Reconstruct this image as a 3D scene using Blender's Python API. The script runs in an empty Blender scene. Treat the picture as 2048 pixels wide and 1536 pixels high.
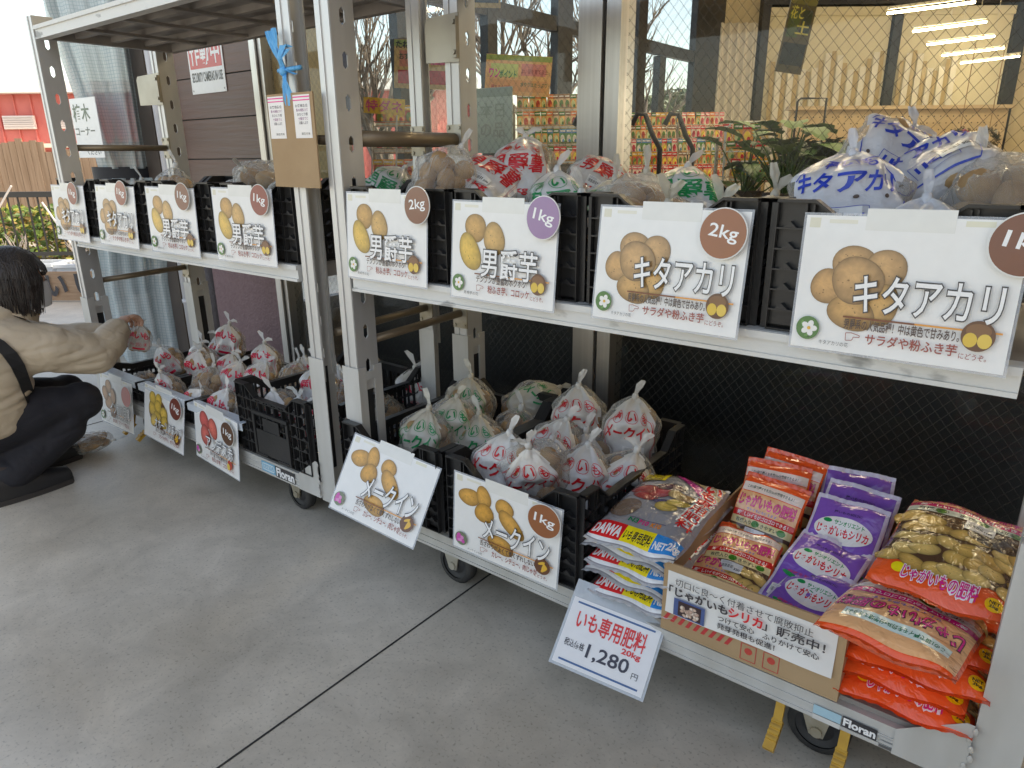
import bpy, bmesh, math, random
import numpy as np
from mathutils import Vector, Matrix, Euler
R = math.radians
S = bpy.context.scene
COL = S.collection
# ------------------------------------------------------------------ camera, world, sun, exposure
YAW, PITCH, ROLL = R(38.11), R(18.13), R(-.53)
fwd = Vector((-math.sin(YAW)*math.cos(PITCH), math.cos(YAW)*math.cos(PITCH), -math.sin(PITCH)))
rgt = Vector((math.cos(YAW), math.sin(YAW), 0)); upv = rgt.cross(fwd)
r2 = rgt*math.cos(ROLL)+upv*math.sin(ROLL); u2 = -rgt*math.sin(ROLL)+upv*math.cos(ROLL)
cam = bpy.data.objects.new('camera', bpy.data.cameras.new('camera')); COL.objects.link(cam)
m = Matrix((r2, u2, -fwd)).transposed().to_4x4(); m.translation = (0, 0, 1.19); cam.matrix_world = m
cam.data.sensor_width = 36; cam.data.lens = 36*1394.17/2048; cam.data.clip_start = .02; cam.data.clip_end = 2000
S.camera = cam
SUN_DIR = Vector((.75, .33, .60)).normalized()          # towards the sun
W = bpy.data.worlds.new('World'); S.world = W; W.use_nodes = True
nt = W.node_tree; bg = nt.nodes['Background']
sky = nt.nodes.new('ShaderNodeTexSky'); sky.sky_type = 'NISHITA'; sky.sun_disc = False
sky.sun_elevation = math.asin(SUN_DIR.z); sky.sun_rotation = math.atan2(SUN_DIR.x, SUN_DIR.y)
sky.air_density = 1.0; sky.dust_density = 2.0
hs = nt.nodes.new('ShaderNodeHueSaturation'); hs.inputs['Saturation'].default_value = .85
nt.links.new(sky.outputs[0], hs.inputs['Color']); nt.links.new(hs.outputs[0], bg.inputs[0]); bg.inputs[1].default_value = .15
sl = bpy.data.lights.new('sun', 'SUN'); sl.energy = 2.0; sl.angle = R(.5); sl.color = (1, .95, .87)
sun = bpy.data.objects.new('sun', sl); COL.objects.link(sun)
sun.rotation_euler = SUN_DIR.to_track_quat('Z', 'Y').to_euler(); sun.location = (8, 0, 9)
S.view_settings.view_transform = 'Standard'; S.view_settings.look = 'None'; S.view_settings.gamma = 1
S.view_settings.exposure = 1.54
S.view_settings.use_white_balance = True; S.view_settings.white_balance_temperature = 7800; S.view_settings.white_balance_tint = 10
S.cycles.use_denoising = True; S.cycles.max_bounces = 10; S.cycles.diffuse_bounces = 5; S.cycles.glossy_bounces = 5
S.cycles.transmission_bounces = 8; S.cycles.transparent_max_bounces = 24; S.cycles.sample_clamp_indirect = 6
S.cycles.caustics_reflective = False; S.cycles.caustics_refractive = False

# ------------------------------------------------------------------ helpers
def lin(r, g, b):
    f = lambda c: (c/255/12.92) if c/255 <= .04045 else ((c/255+.055)/1.055)**2.4
    return (f(r), f(g), f(b))
WHITE = (.82, .82, .82); BLACK = (.015, .015, .018)
def UW(u, w, z):
    return Vector((u*math.cos(YAW)-w*math.sin(YAW), u*math.sin(YAW)+w*math.cos(YAW), z))

class MB:
    def __init__(s): s.v, s.f, s.m, s.c = [], [], [], []
    def add(s, vs, fs, mat=0, col=(1, 1, 1)):
        n = len(s.v); s.v += [tuple(p) for p in vs]; s.f += [tuple(i+n for i in q) for q in fs]; s.m += [mat]*len(fs)
        s.c += ([col]*len(vs) if not isinstance(col, list) else col)
    def box(s, x0, x1, y0, y1, z0, z1, mat=0, col=(1, 1, 1)):
        v = [(x, y, z) for z in (z0, z1) for y in (y0, y1) for x in (x0, x1)]
        s.add(v, [(0, 2, 3, 1), (4, 5, 7, 6), (0, 1, 5, 4), (2, 6, 7, 3), (0, 4, 6, 2), (1, 3, 7, 5)], mat, col)
    def hexa(s, c, x, y, z, mat=0, col=(1, 1, 1)):       # oriented box: centre and three half-axes
        c, x, y, z = map(Vector, (c, x, y, z))
        v = [c+a*x+b*y+d*z for d in (-1, 1) for b in (-1, 1) for a in (-1, 1)]
        s.add(v, [(0, 2, 3, 1), (4, 5, 7, 6), (0, 1, 5, 4), (2, 6, 7, 3), (0, 4, 6, 2), (1, 3, 7, 5)], mat, col)
    def bar(s, a, b, w, t, mat=0, up=(0, 0, 1)):
        a, b = Vector(a), Vector(b); d = b-a; upv = Vector(up)
        if abs(d.normalized().dot(upv)) > .95: upv = Vector((1, 0, 0))
        x = d.cross(upv).normalized(); z = x.cross(d).normalized()
        s.hexa((a+b)/2, d/2, x*w/2, z*t/2, mat)
    def tube(s, pts, rad, n=10, mat=0, cap=True, col=(1, 1, 1), flat=1.0):
        pts = [Vector(p) for p in pts]; rad = rad if isinstance(rad, (list, tuple)) else [rad]*len(pts)
        vs = []; px = None
        for i, p in enumerate(pts):
            d = (pts[min(i+1, len(pts)-1)]-pts[max(i-1, 0)]).normalized()
            if px is None: px = d.orthogonal().normalized()
            px = (px-d*px.dot(d)).normalized(); py = d.cross(px)
            for k in range(n):
                a = 2*math.pi*k/n; vs.append(p+(px*math.cos(a)+py*math.sin(a)*flat)*rad[i])
        fs = [(i*n+k, i*n+(k+1) % n, (i+1)*n+(k+1) % n, (i+1)*n+k) for i in range(len(pts)-1) for k in range(n)]
        if cap: fs += [tuple(range(n-1, -1, -1)), tuple((len(pts)-1)*n+k for k in range(n))]
        s.add(vs, fs, mat, col)
    def ell(s, c, r, nu=14, nv=9, mat=0, rot=None, lump=0, rng=None, col=(1, 1, 1)):
        vs = []; M = rot or Matrix.Identity(3); ph = [rng.uniform(0, 6.3) for _ in range(4)] if rng else [0]*4
        for j in range(nv+1):
            t = math.pi*j/nv
            for i in range(nu):
                p = 2*math.pi*i/nu
                d = Vector((math.sin(t)*math.cos(p), math.sin(t)*math.sin(p), math.cos(t)))
                k = 1+lump*(math.sin(2*d.x*2+ph[0])+math.sin(3*d.y+ph[1])+math.sin(4*d.z+ph[2]))
                vs.append(Vector(c)+M @ Vector((d.x*r[0]*k, d.y*r[1]*k, d.z*r[2]*k)))
        fs = [(j*nu+i, (j+1)*nu+i, (j+1)*nu+(i+1) % nu, j*nu+(i+1) % nu) for j in range(nv) for i in range(nu)]
        s.add(vs, fs, mat, col)
    def grid(s, fn, nu, nv, mat=0, col=(1, 1, 1), closed=False, matfn=None):
        vs = [fn(i/nu, j/nv) for j in range(nv+1) for i in range(nu+(0 if closed else 1))]
        w = nu if closed else nu+1
        n = len(s.v); s.v += [tuple(p) for p in vs]; s.c += [col]*len(vs)
        for j in range(nv):
            for i in range(nu):
                s.f.append((n+j*w+i, n+j*w+(i+1) % w, n+(j+1)*w+(i+1) % w, n+(j+1)*w+i))
                s.m.append(matfn((i+.5)/nu, (j+.5)/nv) if matfn else mat)
    def mesh(s, name, mats, smooth=False):
        me = bpy.data.meshes.new(name); me.from_pydata(s.v, [], s.f)
        for q in (mats if isinstance(mats, (list, tuple)) else [mats]): me.materials.append(q)
        me.polygons.foreach_set('material_index', s.m)
        if smooth: me.polygons.foreach_set('use_smooth', [True]*len(s.f))
        if any(c != (1, 1, 1) for c in s.c):
            a = me.color_attributes.new('Col', 'FLOAT_COLOR', 'POINT')
            a.data.foreach_set('color', [q for c in s.c for q in (*c, 1)])
        me.validate(); me.update(); return me
    def build(s, name, mats, parent=None, smooth=False):
        return link(name, s.mesh(name, mats, smooth), parent)
def link(name, me, parent=None):
    o = bpy.data.objects.new(name, me); COL.objects.link(o)
    if parent: o.parent = parent
    return o
def tag(o, label=None, cat=None, group=None, kind=None):
    if label: o['label'] = label
    if cat: o['category'] = cat
    if group: o['group'] = group
    if kind: o['kind'] = kind
    return o
def thing(name, label, cat, loc=(0, 0, 0), rot=(0, 0, 0), group=None):
    o = bpy.data.objects.new(name, None); COL.objects.link(o); o.empty_display_size = .05
    o.location = loc; o.rotation_euler = rot; return tag(o, label, cat, group)
def dup(o, label, loc=None, rot=None, scale=None):
    c = o.copy(); COL.objects.link(c); c['label'] = label
    if loc is not None: c.location = loc
    if rot is not None: c.rotation_euler = rot
    if scale is not None: c.scale = (scale,)*3 if not isinstance(scale, (tuple, list)) else scale
    for ch in list(o.children):
        d = ch.copy(); COL.objects.link(d); d.parent = c
        for g in list(ch.children):
            e = g.copy(); COL.objects.link(e); e.parent = d
    return c

# ------------------------------------------------------------------ materials
def mat(name, col, rough=.5, metal=0, col2=None, scale=8, bump=0, bscale=None, coat=0, spec=.5, detail=4, stretch=None, mixr=(.35, .65), rvar=0, emit=0, trans=0, sub=0):
    M = bpy.data.materials.new(name); M.use_nodes = True; t = M.node_tree; b = t.nodes['Principled BSDF']
    b.inputs['Base Color'].default_value = (*col, 1); b.inputs['Roughness'].default_value = rough
    b.inputs['Metallic'].default_value = metal; b.inputs['Coat Weight'].default_value = coat; b.inputs['Coat Roughness'].default_value = .12
    b.inputs['Specular IOR Level'].default_value = spec
    if trans: b.inputs['Transmission Weight'].default_value = trans
    if emit: b.inputs['Emission Color'].default_value = (*col, 1); b.inputs['Emission Strength'].default_value = emit
    tc = t.nodes.new('ShaderNodeTexCoord'); src = tc.outputs['Object']
    if stretch:
        mp = t.nodes.new('ShaderNodeMapping'); mp.inputs['Scale'].default_value = stretch
        t.links.new(src, mp.inputs[0]); src = mp.outputs[0]
    if col2 is not None or rvar:
        n = t.nodes.new('ShaderNodeTexNoise'); n.inputs['Scale'].default_value = scale; n.inputs['Detail'].default_value = detail
        t.links.new(src, n.inputs['Vector'])
        if col2 is not None:
            r = t.nodes.new('ShaderNodeValToRGB'); r.color_ramp.elements[0].position = mixr[0]; r.color_ramp.elements[1].position = mixr[1]
            r.color_ramp.elements[0].color = (*col, 1); r.color_ramp.elements[1].color = (*col2, 1)
            t.links.new(n.outputs[0], r.inputs[0]); t.links.new(r.outputs[0], b.inputs['Base Color'])
        if rvar:
            mr = t.nodes.new('ShaderNodeMapRange'); mr.inputs[3].default_value = max(0, rough-rvar); mr.inputs[4].default_value = rough+rvar
            t.links.new(n.outputs[0], mr.inputs[0]); t.links.new(mr.outputs[0], b.inputs['Roughness'])
    if bump:
        n2 = t.nodes.new('ShaderNodeTexNoise'); n2.inputs['Scale'].default_value = bscale or scale*4; n2.inputs['Detail'].default_value = 5
        t.links.new(src, n2.inputs['Vector'])
        bp = t.nodes.new('ShaderNodeBump'); bp.inputs['Strength'].default_value = bump; bp.inputs['Distance'].default_value = .01
        t.links.new(n2.outputs[0], bp.inputs['Height']); t.links.new(bp.outputs[0], b.inputs['Normal'])
    return M
def nodes(M): return M.node_tree.nodes, M.node_tree.links, M.node_tree.nodes['Principled BSDF']

def printmat(name, rough=.35, coat=.5, bump=0, bs=60, nmul=.06, metal=0):
    M = mat(name, WHITE, rough, metal, coat=coat); N, L, b = nodes(M)
    at = N.new('ShaderNodeAttribute'); at.attribute_name = 'Col'
    tc = N.new('ShaderNodeTexCoord'); no = N.new('ShaderNodeTexNoise'); no.inputs['Scale'].default_value = 35 if nmul < .2 else 90; no.inputs['Detail'].default_value = 5
    L.new(tc.outputs['Object'], no.inputs['Vector'])
    mr = N.new('ShaderNodeMapRange'); mr.inputs[3].default_value = 1-nmul; mr.inputs[4].default_value = 1+nmul; L.new(no.outputs[0], mr.inputs[0])
    mx = N.new('ShaderNodeVectorMath'); mx.operation = 'SCALE'; L.new(at.outputs['Color'], mx.inputs[0]); L.new(mr.outputs[0], mx.inputs['Scale'])
    L.new(mx.outputs[0], b.inputs['Base Color'])
    if bump:
        n2 = N.new('ShaderNodeTexNoise'); n2.inputs['Scale'].default_value = bs; n2.inputs['Detail'].default_value = 3; n2.inputs['Distortion'].default_value = 1.2
        L.new(tc.outputs['Object'], n2.inputs['Vector'])
        bp = N.new('ShaderNodeBump'); bp.inputs['Strength'].default_value = bump; bp.inputs['Distance'].default_value = .01
        L.new(n2.outputs[0], bp.inputs['Height']); L.new(bp.outputs[0], b.inputs['Normal']); L.new(bp.outputs[0], b.inputs['Coat Normal'])
    return M
M_print = printmat('printed_sheet', .4, .5, bump=.12, bs=9)
M_photo = printmat('printed_photo', .4, .5, bump=.1, bs=9, nmul=.30)
M_pack = printmat('printed_film', .15, .8, bump=.5, bs=26)
M_bagprint = printmat('bag_print', .3, .2, bump=.2, bs=40)

def filmmat(name, tint, alpha_clear, rough=.12, bump=.6, bs=38, kind='clear'):
    M = bpy.data.materials.new(name); M.use_nodes = True; N, L, b = nodes(M); out = N['Material Output']
    b.inputs['Base Color'].default_value = (*tint, 1); b.inputs['Roughness'].default_value = rough
    tc = N.new('ShaderNodeTexCoord'); mp = N.new('ShaderNodeMapping'); mp.inputs['Scale'].default_value = (1, 1, .35); L.new(tc.outputs['Object'], mp.inputs[0])
    n2 = N.new('ShaderNodeTexNoise'); n2.inputs['Scale'].default_value = bs; n2.inputs['Detail'].default_value = 4; n2.inputs['Distortion'].default_value = 2.0
    L.new(mp.outputs[0], n2.inputs['Vector'])
    bp = N.new('ShaderNodeBump'); bp.inputs['Strength'].default_value = bump; bp.inputs['Distance'].default_value = .012
    L.new(n2.outputs[0], bp.inputs['Height']); L.new(bp.outputs[0], b.inputs['Normal'])
    tr = N.new('ShaderNodeBsdfTransparent'); tr.inputs[0].default_value = (.97, .97, .97, 1)
    lw = N.new('ShaderNodeLayerWeight'); lw.inputs[0].default_value = .25; L.new(bp.outputs[0], lw.inputs['Normal'])
    mr = N.new('ShaderNodeMapRange'); mr.inputs[3].default_value = 1-alpha_clear; mr.inputs[4].default_value = min(1, 1-alpha_clear+.75); L.new(lw.outputs['Facing'], mr.inputs[0])
    mx = N.new('ShaderNodeMixShader'); L.new(mr.outputs[0], mx.inputs[0]); L.new(tr.outputs[0], mx.inputs[1]); L.new(b.outputs[0], mx.inputs[2])
    L.new(mx.outputs[0], out.inputs['Surface']); return M
M_clear = filmmat('clear_film', (.75, .74, .70), .90, rough=.1, bump=.9)
M_haze = filmmat('hazy_film', (.80, .80, .78), .42, rough=.2, bump=.9)
def whitefilm(name, tint):
    M = mat(name, tint, .18, coat=.4, col2=(tint[0]*.84, tint[1]*.76, tint[2]*.62), scale=13, mixr=(.5, .78), bump=.95, bscale=26); nodes(M)[2].inputs['Alpha'].default_value = .80; return M
M_white = whitefilm('white_film', (.78, .77, .75)); M_cream = whitefilm('cream_film', (.66, .62, .52)); M_bluewhite = whitefilm('bluish_film', (.70, .72, .78))
M_potato = mat('potato_skin', (.30, .17, .075), .75, col2=(.42, .27, .13), scale=14, bump=.25, bscale=60)
M_alu = mat('aluminium', (.56, .56, .55), .42, .55, col2=(.66, .66, .65), scale=3, stretch=(4, 4, .6), bump=.05, rvar=.1)
M_paintalu = mat('chipped_white_paint', (.66, .66, .64), .5, .1, col2=(.30, .30, .29), scale=7, stretch=(1, 3, 2.5), detail=8, mixr=(.62, .68), bump=.1)
M_sleeve = mat('sleeve_metal', (.60, .60, .585), .48, .25, col2=(.50, .49, .46), scale=5, stretch=(2, 2, .5), bump=.06)
M_steel = mat('bracket_steel', (.42, .39, .33), .42, .7, col2=(.33, .30, .25), scale=6)
M_bar = mat('brown_bar', (.26, .20, .13), .38, .35, col2=(.20, .15, .10), scale=4)
M_under = mat('deck_underside', (.36, .34, .32), .6, .2, col2=(.22, .205, .195), scale=5, bump=.1)
M_crate = mat('black_plastic', (.013, .013, .014), .36, col2=(.028, .027, .027), scale=7, bump=.06, bscale=90, rvar=.1)
M_rubber = mat('rubber', (.02, .02, .021), .7, col2=(.05, .048, .045), scale=18)
M_galv = mat('caster_fork', (.50, .47, .40), .45, .55, col2=(.38, .33, .24), scale=20)
M_yellow = mat('yellow_plastic', (.62, .36, .05), .45, col2=(.5, .28, .04), scale=20)
M_dark = mat('dark_gap', (.012, .012, .013), .6)
M_card = mat('cardboard', (.36, .235, .125), .8, col2=(.42, .285, .16), scale=5, bump=.08, bscale=60)

# ------------------------------------------------------------------ lettering
_tx = {}
def glyphs(s, off=0.0, res=3):
    k = (s, round(off, 3))
    if k in _tx: return _tx[k]
    c = bpy.data.curves.new('txt', 'FONT'); c.body = s; c.size = 1; c.offset = off; c.resolution_u = res; c.fill_mode = 'FRONT'
    o = bpy.data.objects.new('txt', c); COL.objects.link(o)
    dg = bpy.context.evaluated_depsgraph_get(); me = bpy.data.meshes.new_from_object(o.evaluated_get(dg))
    v = np.array([p.co[:2] for p in me.vertices]) if len(me.vertices) else np.zeros((1, 2)); f = [tuple(p.vertices) for p in me.polygons]
    bpy.data.objects.remove(o); bpy.data.curves.remove(c); bpy.data.meshes.remove(me)
    _tx[k] = (v, f); return _tx[k]
class Flat:
    """collects flat printing as (2-D verts, faces, colour, layer)"""
    def __init__(s): s.items = []
    def poly(s, pts, col, layer=0): s.items.append((np.array(pts, float), [tuple(range(len(pts)))], col, layer))
    def rect(s, x0, y0, x1, y1, col, layer=0): s.poly([(x0, y0), (x1, y0), (x1, y1), (x0, y1)], col, layer)
    def disc(s, cx, cy, rx, ry, col, layer=0, n=28, rot=0):
        a = [2*math.pi*i/n for i in range(n)]; c, q = math.cos(rot), math.sin(rot)
        s.poly([(cx+rx*math.cos(t)*c-ry*math.sin(t)*q, cy+rx*math.cos(t)*q+ry*math.sin(t)*c) for t in a], col, layer)
    def ring(s, cx, cy, r, th, col, layer=0, n=28):
        v = []; f = []
        for i in range(n):
            t = 2*math.pi*i/n; v += [(cx+r*math.cos(t), cy+r*math.sin(t)), (cx+(r+th)*math.cos(t), cy+(r+th)*math.sin(t))]
            j = (i+1) % n; f.append((2*i, 2*i+1, 2*j+1, 2*j))
        s.items.append((np.array(v), f, col, layer))
    def line(s, pts, th, col, layer=0):
        for a, b in zip(pts[:-1], pts[1:]):
            d = np.array(b, float)-np.array(a, float); n = np.array([-d[1], d[0]])/max(1e-9, np.hypot(*d))*th/2
            s.poly([np.array(a)-n, np.array(b)-n, np.array(b)+n, np.array(a)+n], col, layer)
    def text(s, t, x, y, w, h, col, layer=0, bold=.012, outline=None, rot=0, shear=0):
        v0, _ = glyphs(t, 0); mn, mx = v0.min(0), v0.max(0); sz = np.maximum(mx-mn, 1e-6)
        if any(q >= '\u4e00' for q in t): bold = min(bold, .018)
        def put(off, c, ly):
            v, f = glyphs(t, off); q = (v-mn)/sz
            q = np.stack([q[:, 0]*w, q[:, 1]*h], 1)
            q[:, 0] += shear*q[:, 1]
            if rot: q = q @ np.array([[math.cos(rot), math.sin(rot)], [-math.sin(rot), math.cos(rot)]])
            s.items.append((q+np.array([x, y]), f, c, ly))
        if outline:
            put(outline[1], outline[0], layer); put(bold, col, layer+1)
        else: put(bold, col, layer)
    def potato(s, cx, cy, rx, ry, rot=0, base=(.50, .28, .10), layer=0, rng=random):
        n = 30; v = []; cols = []; f = []
        lx, ly = -.25*rx, .3*ry
        ph = rng.uniform(0, 6)
        for k, q in enumerate((0, .35, .6, .8, .93, 1.0)):
            m = (1.45, 1.35, 1.15, .95, .72, .48)[k]
            for i in range(n):
                t = 2*math.pi*i/n; w = 1+.04*math.sin(2*t+ph)+.03*math.sin(3*t+ph*2)
                x = rx*q*math.cos(t)*w+lx*(1-q); y = ry*q*math.sin(t)*w+ly*(1-q)
                v.append((cx+x*math.cos(rot)-y*math.sin(rot), cy+x*math.sin(rot)+y*math.cos(rot)))
                mm = m*rng.uniform(.94, 1.06); cols.append(tuple(min(.9, c*mm) for c in base))
        for k in range(5):
            for i in range(n):
                j = (i+1) % n; f.append((k*n+i, k*n+j, (k+1)*n+j, (k+1)*n+i))
        s.items.append((np.array(v), f, cols, layer))
        for _ in range(6):
            a, q = rng.uniform(0, 6.3), rng.uniform(.15, .75)
            s.disc(cx+rx*q*math.cos(a), cy+ry*q*math.sin(a), rx*rng.uniform(.02, .05), ry*rng.uniform(.015, .04), tuple(c*.55 for c in base), layer+.5, 8)
    def photo(s, cx, cy, r, kind, layer=0, rng=random):
        if kind == 'halves':
            s.disc(cx, cy, r, r*1.05, (.13, .05, .02), layer)
            s.disc(cx, cy+r*.35, r*.75, r*.5, (.22, .10, .04), layer+1, 16); s.disc(cx-r*.42, cy-r*.3, r*.42, r*.5, (.72, .48, .06), layer+2, 16); s.disc(cx+r*.42, cy-r*.3, r*.42, r*.5, (.75, .52, .09), layer+2, 16)
        elif kind == 'fries':
            s.disc(cx, cy, r, r*1.05, (.14, .05, .02), layer)
            for k in range(5): s.disc(cx+rng.uniform(-.4, .4)*r, cy+rng.uniform(-.4, .4)*r, r*.5, r*.17, (.78, .45, .05), layer+1+k*.2, 10, rng.uniform(0, 3))
        elif kind == 'pinkflower':
            s.disc(cx, cy, r, r*1.05, (.16, .20, .12), layer)
            for k in range(9): s.disc(cx+rng.uniform(-.5, .5)*r, cy+rng.uniform(-.4, .5)*r, r*.38, r*.3, (.62, .08, .40) if k % 3 else (.72, .28, .55), layer+1+k*.1, 9, rng.uniform(0, 3))
        else:
            s.disc(cx, cy, r, r*1.05, (.07, .19, .045), layer)
            for k in range(8): s.disc(cx+rng.uniform(-.7, .7)*r, cy+rng.uniform(-.7, .7)*r, r*.25, r*.12, (.12, .30, .07) if k % 2 else (.04, .11, .03), layer+.5+k*.05, 8, rng.uniform(0, 3))
            for k in range(5): s.disc(cx+.12*r+.4*r*math.cos(k*1.257), cy+.4*r*math.sin(k*1.257), r*.33, r*.26, (.80, .79, .76), layer+1+k*.1, 10, k*1.257)
            s.disc(cx+.12*r, cy, r*.16, r*.16, (.75, .42, .05), layer+2, 10)
    def sheet(s, name, mats, parent=None, step=.00035, y0=-.0009, xz=True):
        mb = MB()
        for v, f, c, ly in s.items:
            mb.add([(p[0], y0-ly*step, p[1]) for p in v], f, 0, c)
        return mb.mesh(name, mats)
    def wrap(s, fn, maxlen=.010, off=.0012, step=.0003):
        """map the flat printing onto a curved surface fn(x,y)->(point, normal)"""
        mb = MB()
        for v, f, c, ly in s.items:
            vs = [tuple(p) for p in v]; cols = c if isinstance(c, list) else [c]*len(vs); cols = list(cols)
            tris = []
            for q in f:
                for k in range(1, len(q)-1): tris.append((q[0], q[k], q[k+1]))
            mid = {}
            def mp(a, b):
                key = (a, b) if a < b else (b, a)
                if key not in mid:
                    vs.append(((vs[a][0]+vs[b][0])/2, (vs[a][1]+vs[b][1])/2)); cols.append(tuple((p+q)/2 for p, q in zip(cols[a], cols[b]))); mid[key] = len(vs)-1
                return mid[key]
            for _ in range(16):
                nt_ = []; ch = False
                for a, b, d in tris:
                    L = [math.dist(vs[a], vs[b]), math.dist(vs[b], vs[d]), math.dist(vs[d], vs[a])]; mx = max(L)
                    if mx > maxlen:
                        ch = True; i = L.index(mx)
                        if i == 1: a, b, d = b, d, a
                        elif i == 2: a, b, d = d, a, b
                        e = mp(a, b); nt_ += [(a, e, d), (e, b, d)]
                    else: nt_.append((a, b, d))
                tris = nt_
                if not ch: break
            out = []
            for p in vs:
                P, Nn = fn(*p); out.append(P+Nn*(off+ly*step))
            mb.add(out, tris, 0, cols)
        return mb
# ------------------------------------------------------------------ ground, canopy, building
def floor_mat():
    M = mat('polished_concrete', (.47, .42, .345), .42, col2=(.64, .585, .50), scale=1.6, detail=11, mixr=(.36, .64), bump=.03, bscale=40)
    N, L, b = nodes(M); tc = N.new('ShaderNodeTexCoord')
    cr = b.inputs['Base Color'].links[0].from_socket
    n = N.new('ShaderNodeTexNoise'); n.inputs['Scale'].default_value = 7; n.inputs['Detail'].default_value = 10; n.inputs['Roughness'].default_value = .7; n.inputs['Distortion'].default_value = .6; L.new(tc.outputs['Object'], n.inputs['Vector'])
    mr = N.new('ShaderNodeMapRange'); mr.inputs[1].default_value = .3; mr.inputs[2].default_value = .7; mr.inputs[3].default_value = .82; mr.inputs[4].default_value = 1.12; L.new(n.outputs[0], mr.inputs[0])
    n3 = N.new('ShaderNodeTexNoise'); n3.inputs['Scale'].default_value = 130; n3.inputs['Detail'].default_value = 2; L.new(tc.outputs['Object'], n3.inputs['Vector'])
    r3 = N.new('ShaderNodeMapRange'); r3.inputs[1].default_value = .58; r3.inputs[2].default_value = .72; r3.inputs[3].default_value = 1; r3.inputs[4].default_value = .68; L.new(n3.outputs[0], r3.inputs[0])
    mm = N.new('ShaderNodeMath'); mm.operation = 'MULTIPLY'; L.new(mr.outputs[0], mm.inputs[0]); L.new(r3.outputs[0], mm.inputs[1])
    mx = N.new('ShaderNodeVectorMath'); mx.operation = 'SCALE'; L.new(cr, mx.inputs[0]); L.new(mm.outputs[0], mx.inputs['Scale']); L.new(mx.outputs[0], b.inputs['Base Color'])
    rr = N.new('ShaderNodeMapRange'); rr.inputs[3].default_value = .30; rr.inputs[4].default_value = .55; L.new(n.outputs[0], rr.inputs[0]); L.new(rr.outputs[0], b.inputs['Roughness'])
    return M
mb = MB(); mb.box(-60, 60, -60, 60, -.3, 0); tag(mb.build('ground', floor_mat()), kind='structure')
M_joint = mat('dark_joint', (.035, .033, .03), .9)  # the seam's own dark colour
mb = MB()
mb.box(-1.173, -1.168, -1.5, 2.0, 0, .0012); mb.box(-4.55, -1.0, .93, .933, 0, .0011) if False else None
mb.box(-3.472, -3.467, -3, 2.0, 0, .0012)
tag(mb.build('floor_joint', M_joint), kind='structure')
# outside asphalt lot beyond the concrete apron
mb = MB(); mb.add([UW(-30, 7.6, .004), UW(3, 7.6, .004), UW(3, 60, .004), UW(-60, 60, .004)], [(0, 1, 2, 3)])
tag(mb.build('outer_lot', mat('pale_gravel', (.34, .31, .26), .9, col2=(.44, .40, .34), scale=4, bump=.2)), kind='structure')

M_canopy = mat('canopy_sheet', (.62, .62, .60), .6, col2=(.55, .55, .53), scale=2)
mb = MB(); mb.box(-4.4, 2.6, .35, 2.0, 3.15, 3.25)
for k in range(4): mb.box(-4.3+k*1.9, -4.22+k*1.9, .35, 2.0, 3.0, 3.149)
tag(mb.build('porch_canopy', M_canopy), 'pale sheet canopy roof over the porch above the racks', 'canopy')

M_mull = mat('brushed_aluminium', (.55, .53, .50), .3, .8, col2=(.62, .60, .57), scale=3, stretch=(30, 30, .3))
M_frame = mat('dark_window_frame', (.022, .024, .032), .4, .2)
M_wallin = mat('cream_wall', (.70, .60, .42), .8, col2=(.64, .54, .37), scale=2, bump=.05)
def glassmat(name, wires=True, tint=(.93, .95, .95)):
    M = bpy.data.materials.new(name); M.use_nodes = True; N, L, b = nodes(M); out = N['Material Output']
    b.inputs['Base Color'].default_value = (.02, .02, .02, 1); b.inputs['Roughness'].default_value = .02; b.inputs['Specular IOR Level'].default_value = .6
    tr = N.new('ShaderNodeBsdfTransparent'); tr.inputs[0].default_value = (*tint, 1)
    gl = N.new('ShaderNodeBsdfGlossy'); gl.inputs['Roughness'].default_value = .015
    lw = N.new('ShaderNodeLayerWeight'); lw.inputs[0].default_value = .5
    pw = N.new('ShaderNodeMath'); pw.operation = 'POWER'; L.new(lw.outputs['Facing'], pw.inputs[0]); pw.inputs[1].default_value = 5
    fr = N.new('ShaderNodeMath'); fr.operation = 'MULTIPLY_ADD'; L.new(pw.outputs[0], fr.inputs[0]); fr.inputs[1].default_value = .9; fr.inputs[2].default_value = .018
    mx = N.new('ShaderNodeMixShader'); L.new(fr.outputs[0], mx.inputs[0]); L.new(tr.outputs[0], mx.inputs[1]); L.new(gl.outputs[0], mx.inputs[2])
    if wires:
        tc = N.new('ShaderNodeTexCoord'); sp = N.new('ShaderNodeSeparateXYZ'); L.new(tc.outputs['Object'], sp.inputs[0])
        def mth(op, a, c=None):
            n = N.new('ShaderNodeMath'); n.operation = op
            for i, q in enumerate((a, c)):
                if q is None: continue
                if isinstance(q, (int, float)): n.inputs[i].default_value = q
                else: L.new(q, n.inputs[i])
            return n.outputs[0]
        ln = []
        x = mth('MULTIPLY', sp.outputs['X'], 1/.031); z = mth('MULTIPLY', sp.outputs['Z'], 1/.037)
        for q in (mth('ADD', x, z), mth('SUBTRACT', x, z)):
            ln.append(mth('LESS_THAN', mth('ABSOLUTE', mth('SUBTRACT', mth('FRACT', q), .5)), .015))
        wire = mth('MAXIMUM', ln[0], ln[1])
        wb = N.new('ShaderNodeBsdfPrincipled'); wb.inputs['Base Color'].default_value = (.10, .09, .08, 1); wb.inputs['Metallic'].default_value = .6; wb.inputs['Roughness'].default_value = .5
        m2 = N.new('ShaderNodeMixShader'); L.new(mth('MULTIPLY', wire, .75), m2.inputs[0]); L.new(mx.outputs[0], m2.inputs[1]); L.new(wb.outputs[0], m2.inputs[2]); mx = m2
    L.new(mx.outputs[0], out.inputs['Surface']); return M
M_wired = glassmat('wired_glass'); M_glass = glassmat('plain_glass', False)

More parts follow.
